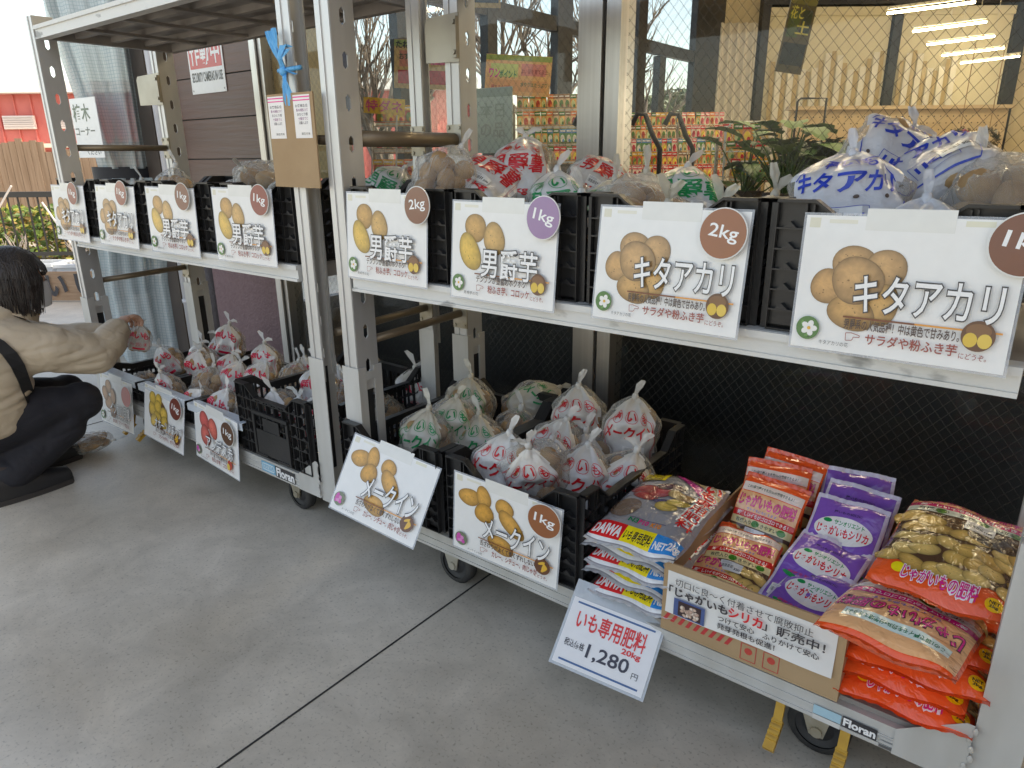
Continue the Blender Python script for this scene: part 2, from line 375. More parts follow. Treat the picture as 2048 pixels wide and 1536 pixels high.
# shopfront: one thing, panes and mullions its parts
GY = 2.05
sf = thing('shopfront', 'glazed shop front of wired glass panes in aluminium mullions behind the racks', 'shop front', (0, 0, 0))
for x0, x1 in ((-2.98, -1.30), (-1.15, .62), (.70, 2.4)):
    mb = MB(); mb.box(x0, x1, GY, GY+.006, .06, 3.15); mb.build('glass_pane', M_wired, sf)
def mullion(x0, x1, y0=GY-.05, y1=GY+.05):
    mb = MB(); xm = x0+(x1-x0)*.62
    mb.box(x0, xm-.004, y0, y1, 0, 3.15); mb.box(xm+.004, x1, y0+.012, y1, 0, 3.15); mb.box(xm-.004, xm+.004, y0+.02, y1-.01, 0, 3.15, 1)
    mb.build('mullion', [M_mull, M_dark], sf)
mullion(-1.296, -1.155); mullion(.622, .698); mullion(-3.06, -2.985)
mb = MB(); mb.box(-2.98, 2.4, GY-.03, GY+.03, 0, .058); mb.build('bottom_rail', M_mull, sf)

# siding wall left of the shop front
def siding_mat():
    M = mat('brown_siding', (.150, .088, .068), .45, col2=(.185, .112, .088), scale=3, stretch=(.5, 1, 7), bump=.35, bscale=9, rvar=.1); return M
sw = thing('siding_wall', 'brown wood-grain siding wall with mauve stucco base beside the shop front', 'wall', (0, 0, 0))
M_sid = siding_mat(); mb = MB()
for z0 in np.arange(.80, 3.2, .195):
    mb.box(-3.82, -3.065, GY-.015, GY+.1, z0, z0+.189)
mb.box(-3.815, -3.065, GY-.004, GY+.09, .80, 3.15, 1)
mb.build('siding', [M_sid, M_dark], sw)
M_stucco = mat('mauve_stucco', (.235, .150, .160), .85, col2=(.265, .175, .185), scale=30, bump=.9, bscale=70)
mb = MB(); mb.box(-3.74, -3.065, GY-.01, GY+.1, 0, .79)
mb.build('stucco_base', M_stucco, sw)
mb = MB(); mb.tube([(-3.76, GY+.02, 0), (-3.76, GY+.02, .79)], .05, 16); mb.build('corner_pipe', mat('grey_stucco', (.10, .085, .09), .8, bump=.8, bscale=60), sw, True)
mb = MB(); mb.box(-4.22, -4.02, 1.99, 2.25, 0, 3.15); tag(mb.build('steel_column', mat('dark_brown_steel', (.065, .048, .042), .45, col2=(.08, .06, .05), scale=5)), 'dark brown steel column beside the gathered plastic curtain', 'column')
mb = MB(); mb.tube([(-3.93, 2.0, 0), (-3.93, 2.0, 3.15)], .042, 18)
for z in (.4, 1.5, 2.5): mb.tube([(-3.93, 2.0, z), (-3.93, 2.0, z+.02)], .047, 18)
tag(mb.build('downpipe', mat('white_pipe', (.62, .62, .66), .4), None, True), 'white downpipe between the dark column and the siding wall', 'downpipe')

# store shell: back parts, roof, floor reaches through
tag(link('store_roof', (lambda q: (q.box(-3.4, 9, 2.1, 12.5, 3.2, 3.4), q.mesh('store_roof', M_wallin))[1])(MB())), 'flat store ceiling slab above the shop interior', 'roof')
mb = MB(); a, b_ = UW(2.16, 8.25, 0), UW(11, 8.25, 0)
d = (b_-a).normalized(); nrm = Vector((d.y, -d.x, 0))
mb.hexa((a+b_)/2+Vector((0, 0, 1.6))-nrm*.1, d*(b_-a).length/2, nrm*.1, Vector((0, 0, 1.6)))
mb.build('store_back_wall', M_wallin); tag(bpy.data.objects['store_back_wall'], 'cream interior wall at the far side of the shop', 'wall')
mb = MB(); mb.box(7.0, 7.2, 2.1, 14, 0, 3.2); tag(mb.build('store_right_wall', M_wallin), 'cream interior wall at the right end of the shop', 'wall')
mb = MB(); mb.box(2.45, 2.6, -1.1, 1.99, 0, 3.14); tag(mb.build('light_block_wall', mat('tan_bounce', (.42, .27, .14), .6, col2=(.36, .22, .11), scale=4, stretch=(1, 1, 6))), 'added tan wall out of view, blocking and warming light from the right', 'wall')  # unseen wall added to block light from the right and bounce it warm
mb = MB(); mb.box(2.4, 9, 2.0, 2.2, 0, 3.15); tag(mb.build('front_right_wall', M_sid), 'brown siding wall to the right of the shop front', 'wall')
# black panel and top added behind the glass so the low interior reads dark
mb = MB(); mb.box(-2.9, 2.3, 2.30, 2.34, 0, .92); mb.box(-2.9, 2.3, 2.34, 2.8, .86, .90)
tag(mb.build('dark_backing', mat('backing_black', (.012, .012, .014), .5, col2=(.03, .028, .03), scale=3)), 'black backing added inside behind the shop glass to darken its lower part', 'backing')
# window wall on the left side of the store (runs away from the shop front)
ww = thing('window_wall', 'dark framed window wall of the shop with sky and bare trees behind', 'window wall', (-3.3, 0, 0))
mb = MB()
mb.box(-.03, .03, 2.1, 8.1, 2.07, 2.17); mb.box(-.03, .03, 2.1, 8.1, .35, .43); mb.box(-.03, .03, 2.1, 8.1, 3.05, 3.2)
for y0, y1, zt in ((2.1, 2.25, 3), (3.1, 3.23, 3), (3.92, 4.06, 3), (4.74, 4.98, 3), (5.98, 6.18, 3), (6.42, 6.58, 2.06), (7.17, 7.9, 3)):
    mb.box(-.034, .034, y0+.02, y1-.02, .0, zt)
mb.box(-.06, .06, 2.2, 8.1, 0, .36)
mb.build('window_frame', M_frame, ww)
mb = MB(); mb.box(-.01, -.004, 2.2, 7.3, .45, 3.0); mb.build('window_glass', M_glass, ww)
# big window with roller blinds on the back wall
def bw(u, z, off=.02): return UW(u, 8.25-off, z)
bwn = thing('blind_window', 'wide dark framed window with drawn cream roller blinds on the far wall', 'window', (0, 0, 0))
mb = MB()
def ub(mb, u0, u1, w0, w1, z0, z1, mt=0):
    c = UW((u0+u1)/2, (w0+w1)/2, (z0+z1)/2); mb.hexa(c, rgt*(u1-u0)/2, Vector((-math.sin(YAW), math.cos(YAW), 0))*(w1-w0)/2, Vector((0, 0, (z1-z0)/2)), mt)
for u0, u1 in ((2.66, 2.74), (4.05, 4.14), (5.33, 5.46)): ub(mb, u0, u1, 8.12, 8.24, .6, 2.66)
ub(mb, 2.66, 5.46, 8.11, 8.24, 2.66, 2.74)
mb.build('window_frame', M_frame, bwn)
M_blind = mat('cream_blind', (.78, .72, .55), .8, col2=(.72, .66, .50), scale=3, stretch=(1, 1, .2))
for u0, u1 in ((2.75, 4.04), (4.15, 5.32)):
    mb = MB(); ub(mb, u0, u1, 8.17, 8.175, 1.2, 2.62); ub(mb, u0, u1, 8.14, 8.2, 2.56, 2.64); mb.build('roller_blind', M_blind, bwn)
mb = MB()
mb.grid(lambda a, b: UW(2.18+a*.46, 8.16+.035*math.sin(a*34), .5+b*2.0), 60, 1)
tag(mb.build('curtain', mat('pale_curtain', (.78, .74, .68), .85), None, True), 'pale pleated curtain hanging beside the blind window', 'curtain')
for u0, u1, lb in ((2.80, 4.02, 'white and tan painted reflection stripes in the left half of the far window'), (4.18, 4.80, 'white and tan painted reflection stripes in the right half of the far window')):  # reflection in the glass painted as white and tan upright stripes
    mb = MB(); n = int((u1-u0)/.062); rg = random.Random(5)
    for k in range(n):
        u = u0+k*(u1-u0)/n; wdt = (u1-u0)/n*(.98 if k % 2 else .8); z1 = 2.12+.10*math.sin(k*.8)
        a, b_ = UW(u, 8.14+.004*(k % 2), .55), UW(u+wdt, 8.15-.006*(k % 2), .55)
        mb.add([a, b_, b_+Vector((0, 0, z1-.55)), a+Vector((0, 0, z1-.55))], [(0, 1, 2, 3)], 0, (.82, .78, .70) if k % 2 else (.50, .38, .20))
    tag(mb.build('stripe_reflection', M_bagprint), lb, 'blind', None)  # no real blind: stripes paint the reflection in the window glass

# lamps: five warm tube lights hung in the shop
M_tube = mat('lamp_tube', (1.0, .88, .62), emit=14); M_lampbody = mat('lamp_body', (.7, .66, .55), .5)
LL = [(2.44, 2.99, 5.0), (3.0, 3.53, 5.72), (3.49, 4.04, 6.4), (4.03, 4.6, 7.1), (4.57, 5.15, 7.7)]
lamp_names = ['nearest and highest', 'second from the front', 'middle', 'second from the back', 'farthest and lowest']
for (u0, u1, w), nm in zip(LL, lamp_names):
    lt = thing('tube_lamp', f'glowing warm tube lamp over the shop, {nm} of five', 'lamp', (0, 0, 0), group='tube lamps hung in the shop')
    a, b_ = UW(u0, w, 2.04), UW(u1, w, 2.10)
    mb = MB(); mb.tube([a, b_], .008, 10); mb.build('tube', M_tube, lt)
    mb = MB(); mb.bar(a+Vector((0, 0, .03)), b_+Vector((0, 0, .03)), .026, .016); mb.tube([UW((u0+u1)/2, w, 2.12), UW((u0+u1)/2, w, 3.2)], .004, 6); mb.build('lamp_housing', M_lampbody, lt)
# ceiling light rows (lit shop)
for k, (x, y) in enumerate([(-1.8, 3.6), (-1.8, 5.6), (.6, 3.6), (.6, 5.6), (.6, 8.0), (3.2, 4.2)]):
    lt = thing('ceiling_lamp', f'warm ceiling lamp panel in the shop, {["front left","rear left","front centre","middle centre","rear centre","right"][k]} one', 'lamp', (x, y, 3.2), group='ceiling lamps of the shop')
    mb = MB(); mb.box(-.6, .6, -.06, .06, -.05, -.02); mb.build('diffuser', mat('ceiling_tube', (1, .87, .66), emit=14), lt)
    mb = MB(); mb.box(-.63, .63, -.09, .09, -.019, -.002); mb.build('lamp_frame', M_lampbody, lt)

# ------------------------------------------------------------------ outside left
uwd = Vector((-math.sin(YAW), math.cos(YAW), 0))
rb = thing('red_building', 'long red metal clad building with white eaves beyond the fence', 'building', (0, 0, 0))
M_red = mat('red_cladding', (.50, .11, .095), .5, col2=(.56, .15, .13), scale=2)
mb = MB(); ub(mb, -24, -1, 20, 26, 0, 2.86)
for k in range(52): ub(mb, -24+k*.45, -23.96+k*.45, 19.96, 19.999, .02, 2.85)
mb.build('wall', M_red, rb)
mb = MB(); ub(mb, -24.2, -.8, 19.6, 26.2, 2.862, 3.13)
for k in range(14): ub(mb, -24+k*1.7, -23.98+k*1.7, 19.585, 19.6, 2.87, 3.12, 1)
mb.build('eaves', [mat('white_eaves', (.72, .72, .70), .6), M_steel], rb)
for u in (-13.1, -11.65):
    mb = MB(); ub(mb, u-.42, u+.42, 19.90, 19.958, 1.98, 2.32)
    for k in range(6): ub(mb, u-.4, u+.4, 19.86, 19.9, 2.0+k*.055, 2.022+k*.055)
    mb.build('louvre_vent', mat('vent_white', (.66, .60, .58), .5), rb)
mb = MB(); ub(mb, -24, -6, 19.2, 20-.05, 1.50, 1.60); mb.build('canopy_edge', mat('pale_trim', (.72, .66, .52), .6), rb)

rng = random.Random(4)
fc = thing('wooden_fence', 'weathered brown vertical board fence in front of the red building', 'fence', (0, 0, 0))
mb = MB()
for k in range(75):
    u = -10.2+k*.105; t = 1.47+rng.uniform(-.05, .03)-(.14 if -7.0 < u < -6.2 and k % 3 else 0)
    ub(mb, u, u+(.098 if u < -6.1 else .075), 11+rng.uniform(-.004, .004), 11.02, .02, t)
mb.build('boards', mat('weathered_boards', (.22, .145, .095), .85, col2=(.30, .21, .145), scale=4, stretch=(6, 6, .4), bump=.2), fc)
mb = MB()
for z in (.4, 1.2): ub(mb, -10.2, -2.4, 11.025, 11.07, z, z+.09)
mb.build('rail', mat('fence_rail', (.28, .20, .13), .85), fc)
M_rail = mat('black_railing', (.025, .024, .024), .4)
rl = thing('railing', 'black metal railing with thin upright bars in front of the hedge', 'railing', (0, 0, 0))
mb = MB(); ub(mb, -8.6, -2.9, 7.98, 8.02, .80, .86); ub(mb, -8.6, -2.9, 7.98, 8.02, .16, .20); mb.build('rail', M_rail, rl)
mb = MB()
for k in range(52): ub(mb, -8.55+k*.11, -8.536+k*.11, 7.993, 8.007, .201, .799)
mb.build('bars', M_rail, rl)
mb = MB()
for u in (-8.6, -6.7, -4.8, -2.95): ub(mb, u, u+.045, 8.021, 8.06, 0, .859)
mb.build('post', M_rail, rl)
# hedge
hv = MB(); leafc = [(.10, .17, .03), (.16, .22, .04), (.27, .26, .05), (.06, .11, .025), (.30, .20, .07)]
for k in range(9500):
    u, w, z = rng.uniform(-9.5, -2.6), rng.uniform(8.45, 9.3), rng.uniform(.0, .64)
    p = UW(u, w, z+rng.gauss(0, .015)); s_ = rng.uniform(.03, .06); M_ = Euler((rng.uniform(0, 6), rng.uniform(0, 6), rng.uniform(0, 6))).to_matrix()
    hv.add([p+M_ @ Vector(q) for q in ((0, -s_, 0), (s_*.5, 0, .004), (0, s_, 0), (-s_*.5, 0, .004))], [(0, 1, 2, 3)], 0, leafc[rng.randrange(5)])
M_leafcol = printmat('leaf_colours', .5, 0, nmul=.25)
tag(hv.build('hedge', M_leafcol), 'low yellow green hedge behind the black railing', 'hedge', kind='stuff')

def limb(mb, rng, p, d, L, r, depth):
    q = p+d*L; mb.tube([p, p+d*L*.5+Vector((rng.uniform(-1, 1), rng.uniform(-1, 1), 0))*L*.05, q], [r, r*.85, r*.65], 5 if depth < 2 else 6, cap=False)
    if depth <= 0: return
    for k in range(rng.choice((2, 3, 3))):
        nd = (d+Vector((rng.uniform(-1, 1), rng.uniform(-1, 1), rng.uniform(-.1, .7)))*.62).normalized()
        limb(mb, rng, p+d*L*rng.uniform(.55, 1), nd, L*rng.uniform(.62, .85), r*.6, depth-1)
M_bark = mat('grey_bark', (.16, .125, .10), .9, col2=(.22, .18, .15), scale=9, bump=.3)
def bare_tree(u, w, H, label, seed):
    rg = random.Random(seed); t = thing('bare_tree', label, 'tree', UW(u, w, 0), group='bare trees outside the shop windows')
    tr = MB(); tr.tube([(0, 0, 0), (.04, .02, H*.25), (0, .05, H*.42)], [.11, .09, .075], 8); tr.build('trunk', M_bark, t, True)
    cr = MB()
    for k in range(7):
        limb(cr, rg, Vector((.02, .02, H*(.22+.03*k))), Vector((rg.uniform(-1, 1), rg.uniform(-1, 1), rg.uniform(.5, 1.1))).normalized(), H*.25, .045, 4)
    cr.build('crown', M_bark, t)
bare_tree(-1.55, 9.0, 3.6, 'bare winter tree with arching twigs at the left shop window', 3)
bare_tree(.3, 9.6, 4.0, 'bare winter tree with dense twigs behind the orange poster', 8)
bare_tree(1.9, 11.5, 3.8, 'bare winter tree near the aluminium mullion, smallest of the bare ones', 15)
def pine(u, w, H, label, seed):
    rg = random.Random(seed); t = thing('evergreen_tree', label, 'tree', UW(u, w, 0), group='evergreens beyond the windows')
    tr = MB(); tr.tube([(0, 0, 0), (.05, 0, H*.8)], [.16, .06], 8); tr.build('trunk', M_bark, t, True)
    cr = MB()
    for k in range(2600):
        a = rg.uniform(0, 6.3); z = H*rg.uniform(.3, 1); rr = H*.45*(1-.6*(z/H-.3)/.7)*math.sqrt(rg.random()); p = Vector((rr*math.cos(a), rr*math.sin(a), z+.12*math.sin(a*3+z*3)))
        s_ = rg.uniform(.05, .13); M_ = Euler((rg.uniform(0, 6), rg.uniform(0, 6), rg.uniform(0, 6))).to_matrix()
        cr.add([p+M_ @ Vector(q) for q in ((0, -s_, 0), (s_*.4, 0, 0), (0, s_, 0), (-s_*.4, 0, 0))], [(0, 1, 2, 3)], 0, [(.04, .075, .03), (.07, .10, .04), (.10, .12, .06)][rg.randrange(3)])
    cr.build('crown', M_leafcol, t)
for k, (u, w, H, n) in enumerate([(3.6, 19, 2.5, 'left'), (4.6, 20, 2.75, 'tallest, middle'), (5.6, 21, 2.4, 'right')]): pine(u, w, H, f'dark evergreen tree far beyond the shop windows, {n} one of the row', 30+k)

# planters and wooden board on the ground outside
M_planter = mat('white_planter', (.62, .66, .70), .5)
PL = [(-4.62, 6.75, 'white planter tub behind the wooden name board, left one'), (-3.98, 6.7, 'white planter tub behind the wooden name board, right one by the post')]
for k, (u, w, lb) in enumerate(PL):
    t = thing('planter', lb, 'planter', UW(u, w, 0), (0, 0, YAW), 'white planters outside')
    mb = MB()
    for x0, x1, y0, y1 in ((-.28, .28, -.14, -.12), (-.28, .28, .12, .14), (-.28, -.26, -.12, .12), (.26, .28, -.12, .12)): mb.box(x0, x1, y0, y1, 0, .23)
    mb.box(-.30, .30, -.16, -.12, .2301, .26); mb.box(-.30, .30, .12, .16, .2301, .26); mb.box(-.30, -.26, -.12, .12, .2301, .26); mb.box(.26, .30, -.12, .12, .2301, .26); mb.build('tub', M_planter, t)
    mb = MB(); mb.box(-.259, .259, -.119, .119, .02, .21); mb.build('soil', mat('potting_soil', (.06, .045, .035), .95), t)
    mb = MB()
    for q in range(4): limb(mb, random.Random(k*9+q), Vector((rng.uniform(-.2, .2), 0, .2)), Vector((rng.uniform(-.4, .4), 0, 1)).normalized(), .16, .006, 2)
    mb.build('stems', mat('pale_stem', (.42, .36, .33), .7), t)
t = thing('black_crate', 'black lattice crate standing outside beside the white planters', 'crate', UW(-3.62, 6.6, 0), (0, 0, YAW))
mb = MB()
for k in range(9): mb.box(-.2+k*.045, -.185+k*.045, -.15, -.142, 0, .34); mb.box(-.2+k*.045, -.185+k*.045, .142, .15, 0, .34)
for k in range(6): mb.box(-.2, .18, -.158, -.1501, .02+k*.06, .035+k*.06)
mb.box(-.2, .175, -.141, .141, 0, .02); mb.build('lattice', M_crate, t)
wb = thing('wooden_board', 'rough wooden board with brushed black hiragana standing outside on the ground', 'sign', UW(-4.75, 6.1, 0), (0, 0, YAW))
mb = MB()
mb.grid(lambda a, b: (a*1.36, -.02-.006*math.sin(a*9), .01+b*(.265+.012*math.sin(a*7))), 24, 1); mb.box(0, 1.36, -.01, .02, .01, .262)
mb.build('plank', mat('rough_plank', (.40, .27, .18), .8, col2=(.30, .19, .12), scale=5, stretch=(1, 2, 9), bump=.4), wb)
fl = Flat()
for ch, x, w_, y, h in (('あ', .20, .17, .05, .18), ('め', .42, .17, .05, .18), ('い', .70, .16, .06, .17), ('い', .95, .15, .08, .16), ('じ', 1.13, .19, .05, .20)): fl.text(ch, x, y, w_, h, (.035, .035, .045), 0, bold=.035)
link('lettering', fl.sheet('lettering', M_bagprint, y0=-.032), wb)
# white string ties by the railing
mb = MB()
for a, b_ in (((-4.95, 7.2, .95), (-5.42, 7.2, .38)), ((-5.42, 7.2, .38), (-5.75, 7.2, .80)), ((-4.55, 7.0, .80), (-4.22, 6.9, .28)), ((-5.42, 7.2, .38), (-5.7, 7.2, .55))):
    mb.tube([UW(*a), UW(*b_)], .010, 6)
tag(mb.build('white_branches', mat('whitewashed_branch', (.55, .52, .50), .8)), 'thin white painted branches sticking up beside the railing', 'branches')

# gathered clear mesh curtain
def curtain_mat():
    M = filmmat('mesh_vinyl', (.55, .63, .66), .45, rough=.25, bump=.7, bs=14); N, L, b = nodes(M)
    tc = N.new('ShaderNodeTexCoord'); sp = N.new('ShaderNodeSeparateXYZ'); L.new(tc.outputs['UV'], sp.inputs[0])
    def mth(op, a, c=None):
        n = N.new('ShaderNodeMath'); n.operation = op
        for i, q in enumerate((a, c)):
            if q is None: continue
            if isinstance(q, (int, float)): n.inputs[i].default_value = q
            else: L.new(q, n.inputs[i])
        return n.outputs[0]
    g = [mth('LESS_THAN', mth('FRACT', mth('MULTIPLY', sp.outputs[k], s_)), .14) for k, s_ in ((0, 110), (1, 70))]
    gm = mth('MAXIMUM', g[0], g[1])
    out = N['Material Output']; cur = out.inputs['Surface'].links[0].from_socket
    wb_ = N.new('ShaderNodeBsdfDiffuse'); wb_.inputs[0].default_value = (.12, .20, .21, 1)
    mx = N.new('ShaderNodeMixShader'); L.new(mth('MULTIPLY', gm, .5), mx.inputs[0]); L.new(cur, mx.inputs[1]); L.new(wb_.outputs[0], mx.inputs[2]); L.new(mx.outputs[0], out.inputs['Surface'])
    return M
M_mesh = curtain_mat()
ct = thing('plastic_curtain', 'gathered clear mesh plastic curtain tied with a black band at the porch edge', 'curtain', (0, 0, 0))
def cur(z0, z1, prof, name, seed):
    rg = random.Random(seed); ph = [rg.uniform(0, 6) for _ in range(6)]
    mb = MB(); nu, nv = 110, 40
    def fn(a, b):
        z = z0+(z1-z0)*b; cx, cy, r = prof(z); t = 2*math.pi*a
        k = 1+.13*math.sin(5*t+ph[0]+z*.8)+.09*math.sin(9*t+ph[1]-z*.6)+.05*math.sin(17*t+ph[2]+z*1.5)
        return Vector((cx+r*k*math.cos(t), cy+.7*r*k*math.sin(t), z))
    mb.grid(fn, nu, nv)
    me = mb.mesh(name, M_mesh, True); uv = me.uv_layers.new(name='UVMap'); w = nu+1
    for l in me.loops: i = l.vertex_index; uv.data[l.index].uv = ((i % w)/nu, (i//w)/nv*(z1-z0)/1.2)
    return link(name, me, ct)
cur(1.14, 3.0, lambda z: (-4.33-.10*min(1, (z-1.14)/1.0), 1.95, .165+.13*min(1, ((z-1.14)/.8))**1.2), 'upper_curtain', 1)
cur(.03, 1.09, lambda z: (-4.33-.13*min(1, (1.09-z)/.6), 1.95, .165+.12*min(1, ((1.09-z)/.4))**.8), 'lower_curtain', 2)
mb = MB(); mb.tube([(-4.33, 1.95, 1.08), (-4.33, 1.95, 1.15)], .185, 28, flat=.75, cap=False); mb.build('black_band', mat('black_band', (.012, .013, .02), .6), ct, True)
t = thing('corner_sign', 'white paper sign with green and black characters fixed to the plastic curtain', 'sign', (-4.36, 1.72, 1.50), (0, 0, R(4)))
mb = MB(); mb.box(0, .27, 0, .003, -.30, 0, 0, (.80, .82, .84)); mb.build('sheet', M_print, t)
fl = Flat(); fl.text('植木', .02, -.115, .17, .085, (.02, .07, .04), 0, .03); fl.text('コーナー', .015, -.185, .20, .04, (.03, .06, .06), 0, .02); fl.text('ください', .10, -.285, .14, .028, (.06, .08, .12), 0, .01)
link('lettering', fl.sheet('lettering', M_print), t)
# security sign
t = thing('security_sign', 'white sign with red band reading SECURITY CAMERAS IN USE on the siding wall', 'sign', (-3.645, GY-.02, 1.86), (0, 0, 0))
mb = MB(); mb.box(0, .315, 0, .003, -.36, 0, 0, WHITE); mb.build('plate', M_print, t)
fl = Flat(); fl.rect(.012, -.245, .303, -.02, (.60, .03, .03), 0); fl.text('作動中', .025, -.228, .265, .115, WHITE, 1, .018); fl.text('防犯カメラ', .03, -.085, .25, .05, WHITE, 1, .012)
fl.text('SECURITY CAMERAS IN USE', .018, -.305, .28, .042, (.02, .02, .02), 0, .02)
for x, y in ((.015, -.015), (.3, -.345), (.015, -.345)): fl.disc(x, y, .005, .005, (.3, .3, .3), 1, 8)
link('lettering', fl.sheet('lettering', M_print), t)
# ------------------------------------------------------------------ trolleys
def slotplate(mb, x0, x1, y0, y1, z0, z1, pitch=.100, sl=.044, first=.05):
    """plate in the y-z plane with a column of slots"""
    ym = (y0+y1)/2; hw = (y1-y0)*.12
    mb.box(x0, x1, y0, ym-hw, z0, z1); mb.box(x0, x1, ym+hw, y1, z0, z1)
    z = z0; k = z0+first
    while k+sl < z1:
        mb.box(x0, x1, ym-hw, ym+hw, z, k); z = k+sl
        for sy in (-1, 1):
            for zc, dz in ((k, .009), (k+sl, -.009)):
                a = ym+sy*hw; mb.add([(x0, a, zc), (x0, a-sy*.008, zc), (x0, a, zc+dz), (x1, a, zc), (x1, a-sy*.008, zc), (x1, a, zc+dz)], [(0, 1, 2), (3, 5, 4), (1, 4, 5, 2)])
        k += pitch
    mb.box(x0, x1, ym-hw, ym+hw, z, z1)
def post(name, x0, x1, y0, y1, side, parent, front=True, ztop=1.72):
    """channel upright: face flange + slotted web on `side`"""
    mb = MB(); t = .004
    yf = (y0, y0+t) if front else (y0, y0+t)
    zb = .60
    w = x1-x0
    # fluted face flange
    mb.box(x0, x0+w*.30, *yf, zb-.05, ztop); mb.box(x0+w*.34, x1, y0, y0+t, zb-.05, ztop); mb.box(x0+w*.29, x0+w*.35, y0+.002, y0+t+.002, zb-.05, ztop)
    mb.box(x0+w*.34, x0+w*.40, y0-.003, y0, zb-.05, ztop); mb.box(x0+w*.86, x0+w*.98, y0-.0025, y0, zb-.05, ztop)
    xs = (x1-t, x1) if side > 0 else (x0, x0+t)
    slotplate(mb, xs[0], xs[1], y0+t, y1-t, zb-.05, ztop)
    mb.box(x1-.018 if side > 0 else x0, x1 if side > 0 else x0+.018, y1-t, y1, zb-.05, ztop)
    xi = (xs[0]-.0035, xs[0]-.0005) if side > 0 else (xs[1]+.0005, xs[1]+.0035)
    mb.box(*xi, y0+.006, y0+.014, zb-.05, ztop)
    mb.build('upright', M_alu, parent)
    mb = MB(); g = .006
    mb.box(x0-g, x1+g, y0-g, y0-.0032, .14, .62)
    xo = x1 if side > 0 else x0
    a, b_ = (x1+.0005, x1+g) if side > 0 else (x0-g, x0-.0005)
    mb.box(a, b_, y0-.0032, y0+.022, .14, .62); mb.box(a, b_, y1-.022, y1+g, .14, .62); mb.box(a, b_, y0+.022, y1-.022, .14, .24); mb.box(a, b_, y0+.022, y1-.022, .58, .605)
    xd = (x1-.0048, x1-.0041) if side > 0 else (x0+.0041, x0+.0048)
    mb.box(*xd, y0+.0225, y1-.0225, .24, .58, 1)
    mb.build('post_sleeve', [M_sleeve, M_dark], parent)
    return mb
def caster(parent, x, y, pedal=None, turn=0):
    M_ = Matrix.Rotation(turn, 3, 'Z'); P = lambda *q: Vector((x, y, 0))+M_ @ Vector(q)
    mb = MB(); r = .062
    prof = [(-.018, r*.72), (-.018, r*.9), (-.012, r), (.012, r), (.018, r*.9), (.018, r*.72)]
    n = 28; vs = [P(-.02+0, 0, 0)]*0
    for yy, rr in prof:
        for i in range(n):
            t_ = 2*math.pi*i/n; vs.append(P(rr*math.cos(t_)+.02, yy, r+rr*math.sin(t_)))
    mb.add(vs, [(k*n+i, k*n+(i+1) % n, (k+1)*n+(i+1) % n, (k+1)*n+i) for k in range(len(prof)-1) for i in range(n)])
    w = mb.build('wheel', M_rubber, parent, True)
    mb = MB(); vs = []
    for yy, rr in ((-.014, r*.73), (-.010, r*.5), (-.016, r*.3), (-.016, .0005)):
        for i in range(n):
            t_ = 2*math.pi*i/n; vs.append(P(rr*math.cos(t_)+.02, yy, r+rr*math.sin(t_)))
    mb.add(vs, [(k*n+i, (k+1)*n+i, (k+1)*n+(i+1) % n, k*n+(i+1) % n) for k in range(3) for i in range(n)])
    mb.build('rim', mat('wheel_rim', (.03, .03, .032), .5), w)
    mb = MB()
    for yy in (-.024, .024):
        v = [P(-.028, yy+d, .143) for d in (-.002, .002)]+[P(.052, yy+d, .143) for d in (-.002, .002)]+[P(.034, yy+d, .05) for d in (-.002, .002)]+[P(.006, yy+d, .05) for d in (-.002, .002)]
        mb.add(v, [(0, 2, 4, 6), (1, 7, 5, 3), (0, 1, 3, 2), (2, 3, 5, 4), (4, 5, 7, 6), (6, 7, 1, 0)])
    mb.add([P(-.03, -.028, .143), P(.054, -.028, .143), P(.054, .028, .143), P(-.03, .028, .143), P(-.03, -.028, .149), P(.054, -.028, .149), P(.054, .028, .149), P(-.03, .028, .149)], [(0, 3, 2, 1), (4, 5, 6, 7), (0, 1, 5, 4), (1, 2, 6, 5), (2, 3, 7, 6), (3, 0, 4, 7)])
    mb.tube([P(.02, -.031, r), P(.02, .031, r)], .012, 12)
    mb.build('caster_fork', M_galv, parent)
    if pedal:
        for sx in (-.05, .075):
            mb = MB(); mb.hexa((x+sx, y-.045, .105), (.009, 0, 0), (0, .012, .045), (0, .004, -.001)) ; mb.hexa((x+sx, y-.075, .05), (.011, 0, 0), (0, .026, .018), (0, .004, -.006))
            for k in range(4): mb.hexa((x+sx, y-.088+k*.010, .049+k*.007), (.011, 0, 0), (0, .002, .0015), (0, .001, -.0045))
            mb.build('brake_pedal', M_yellow, parent)
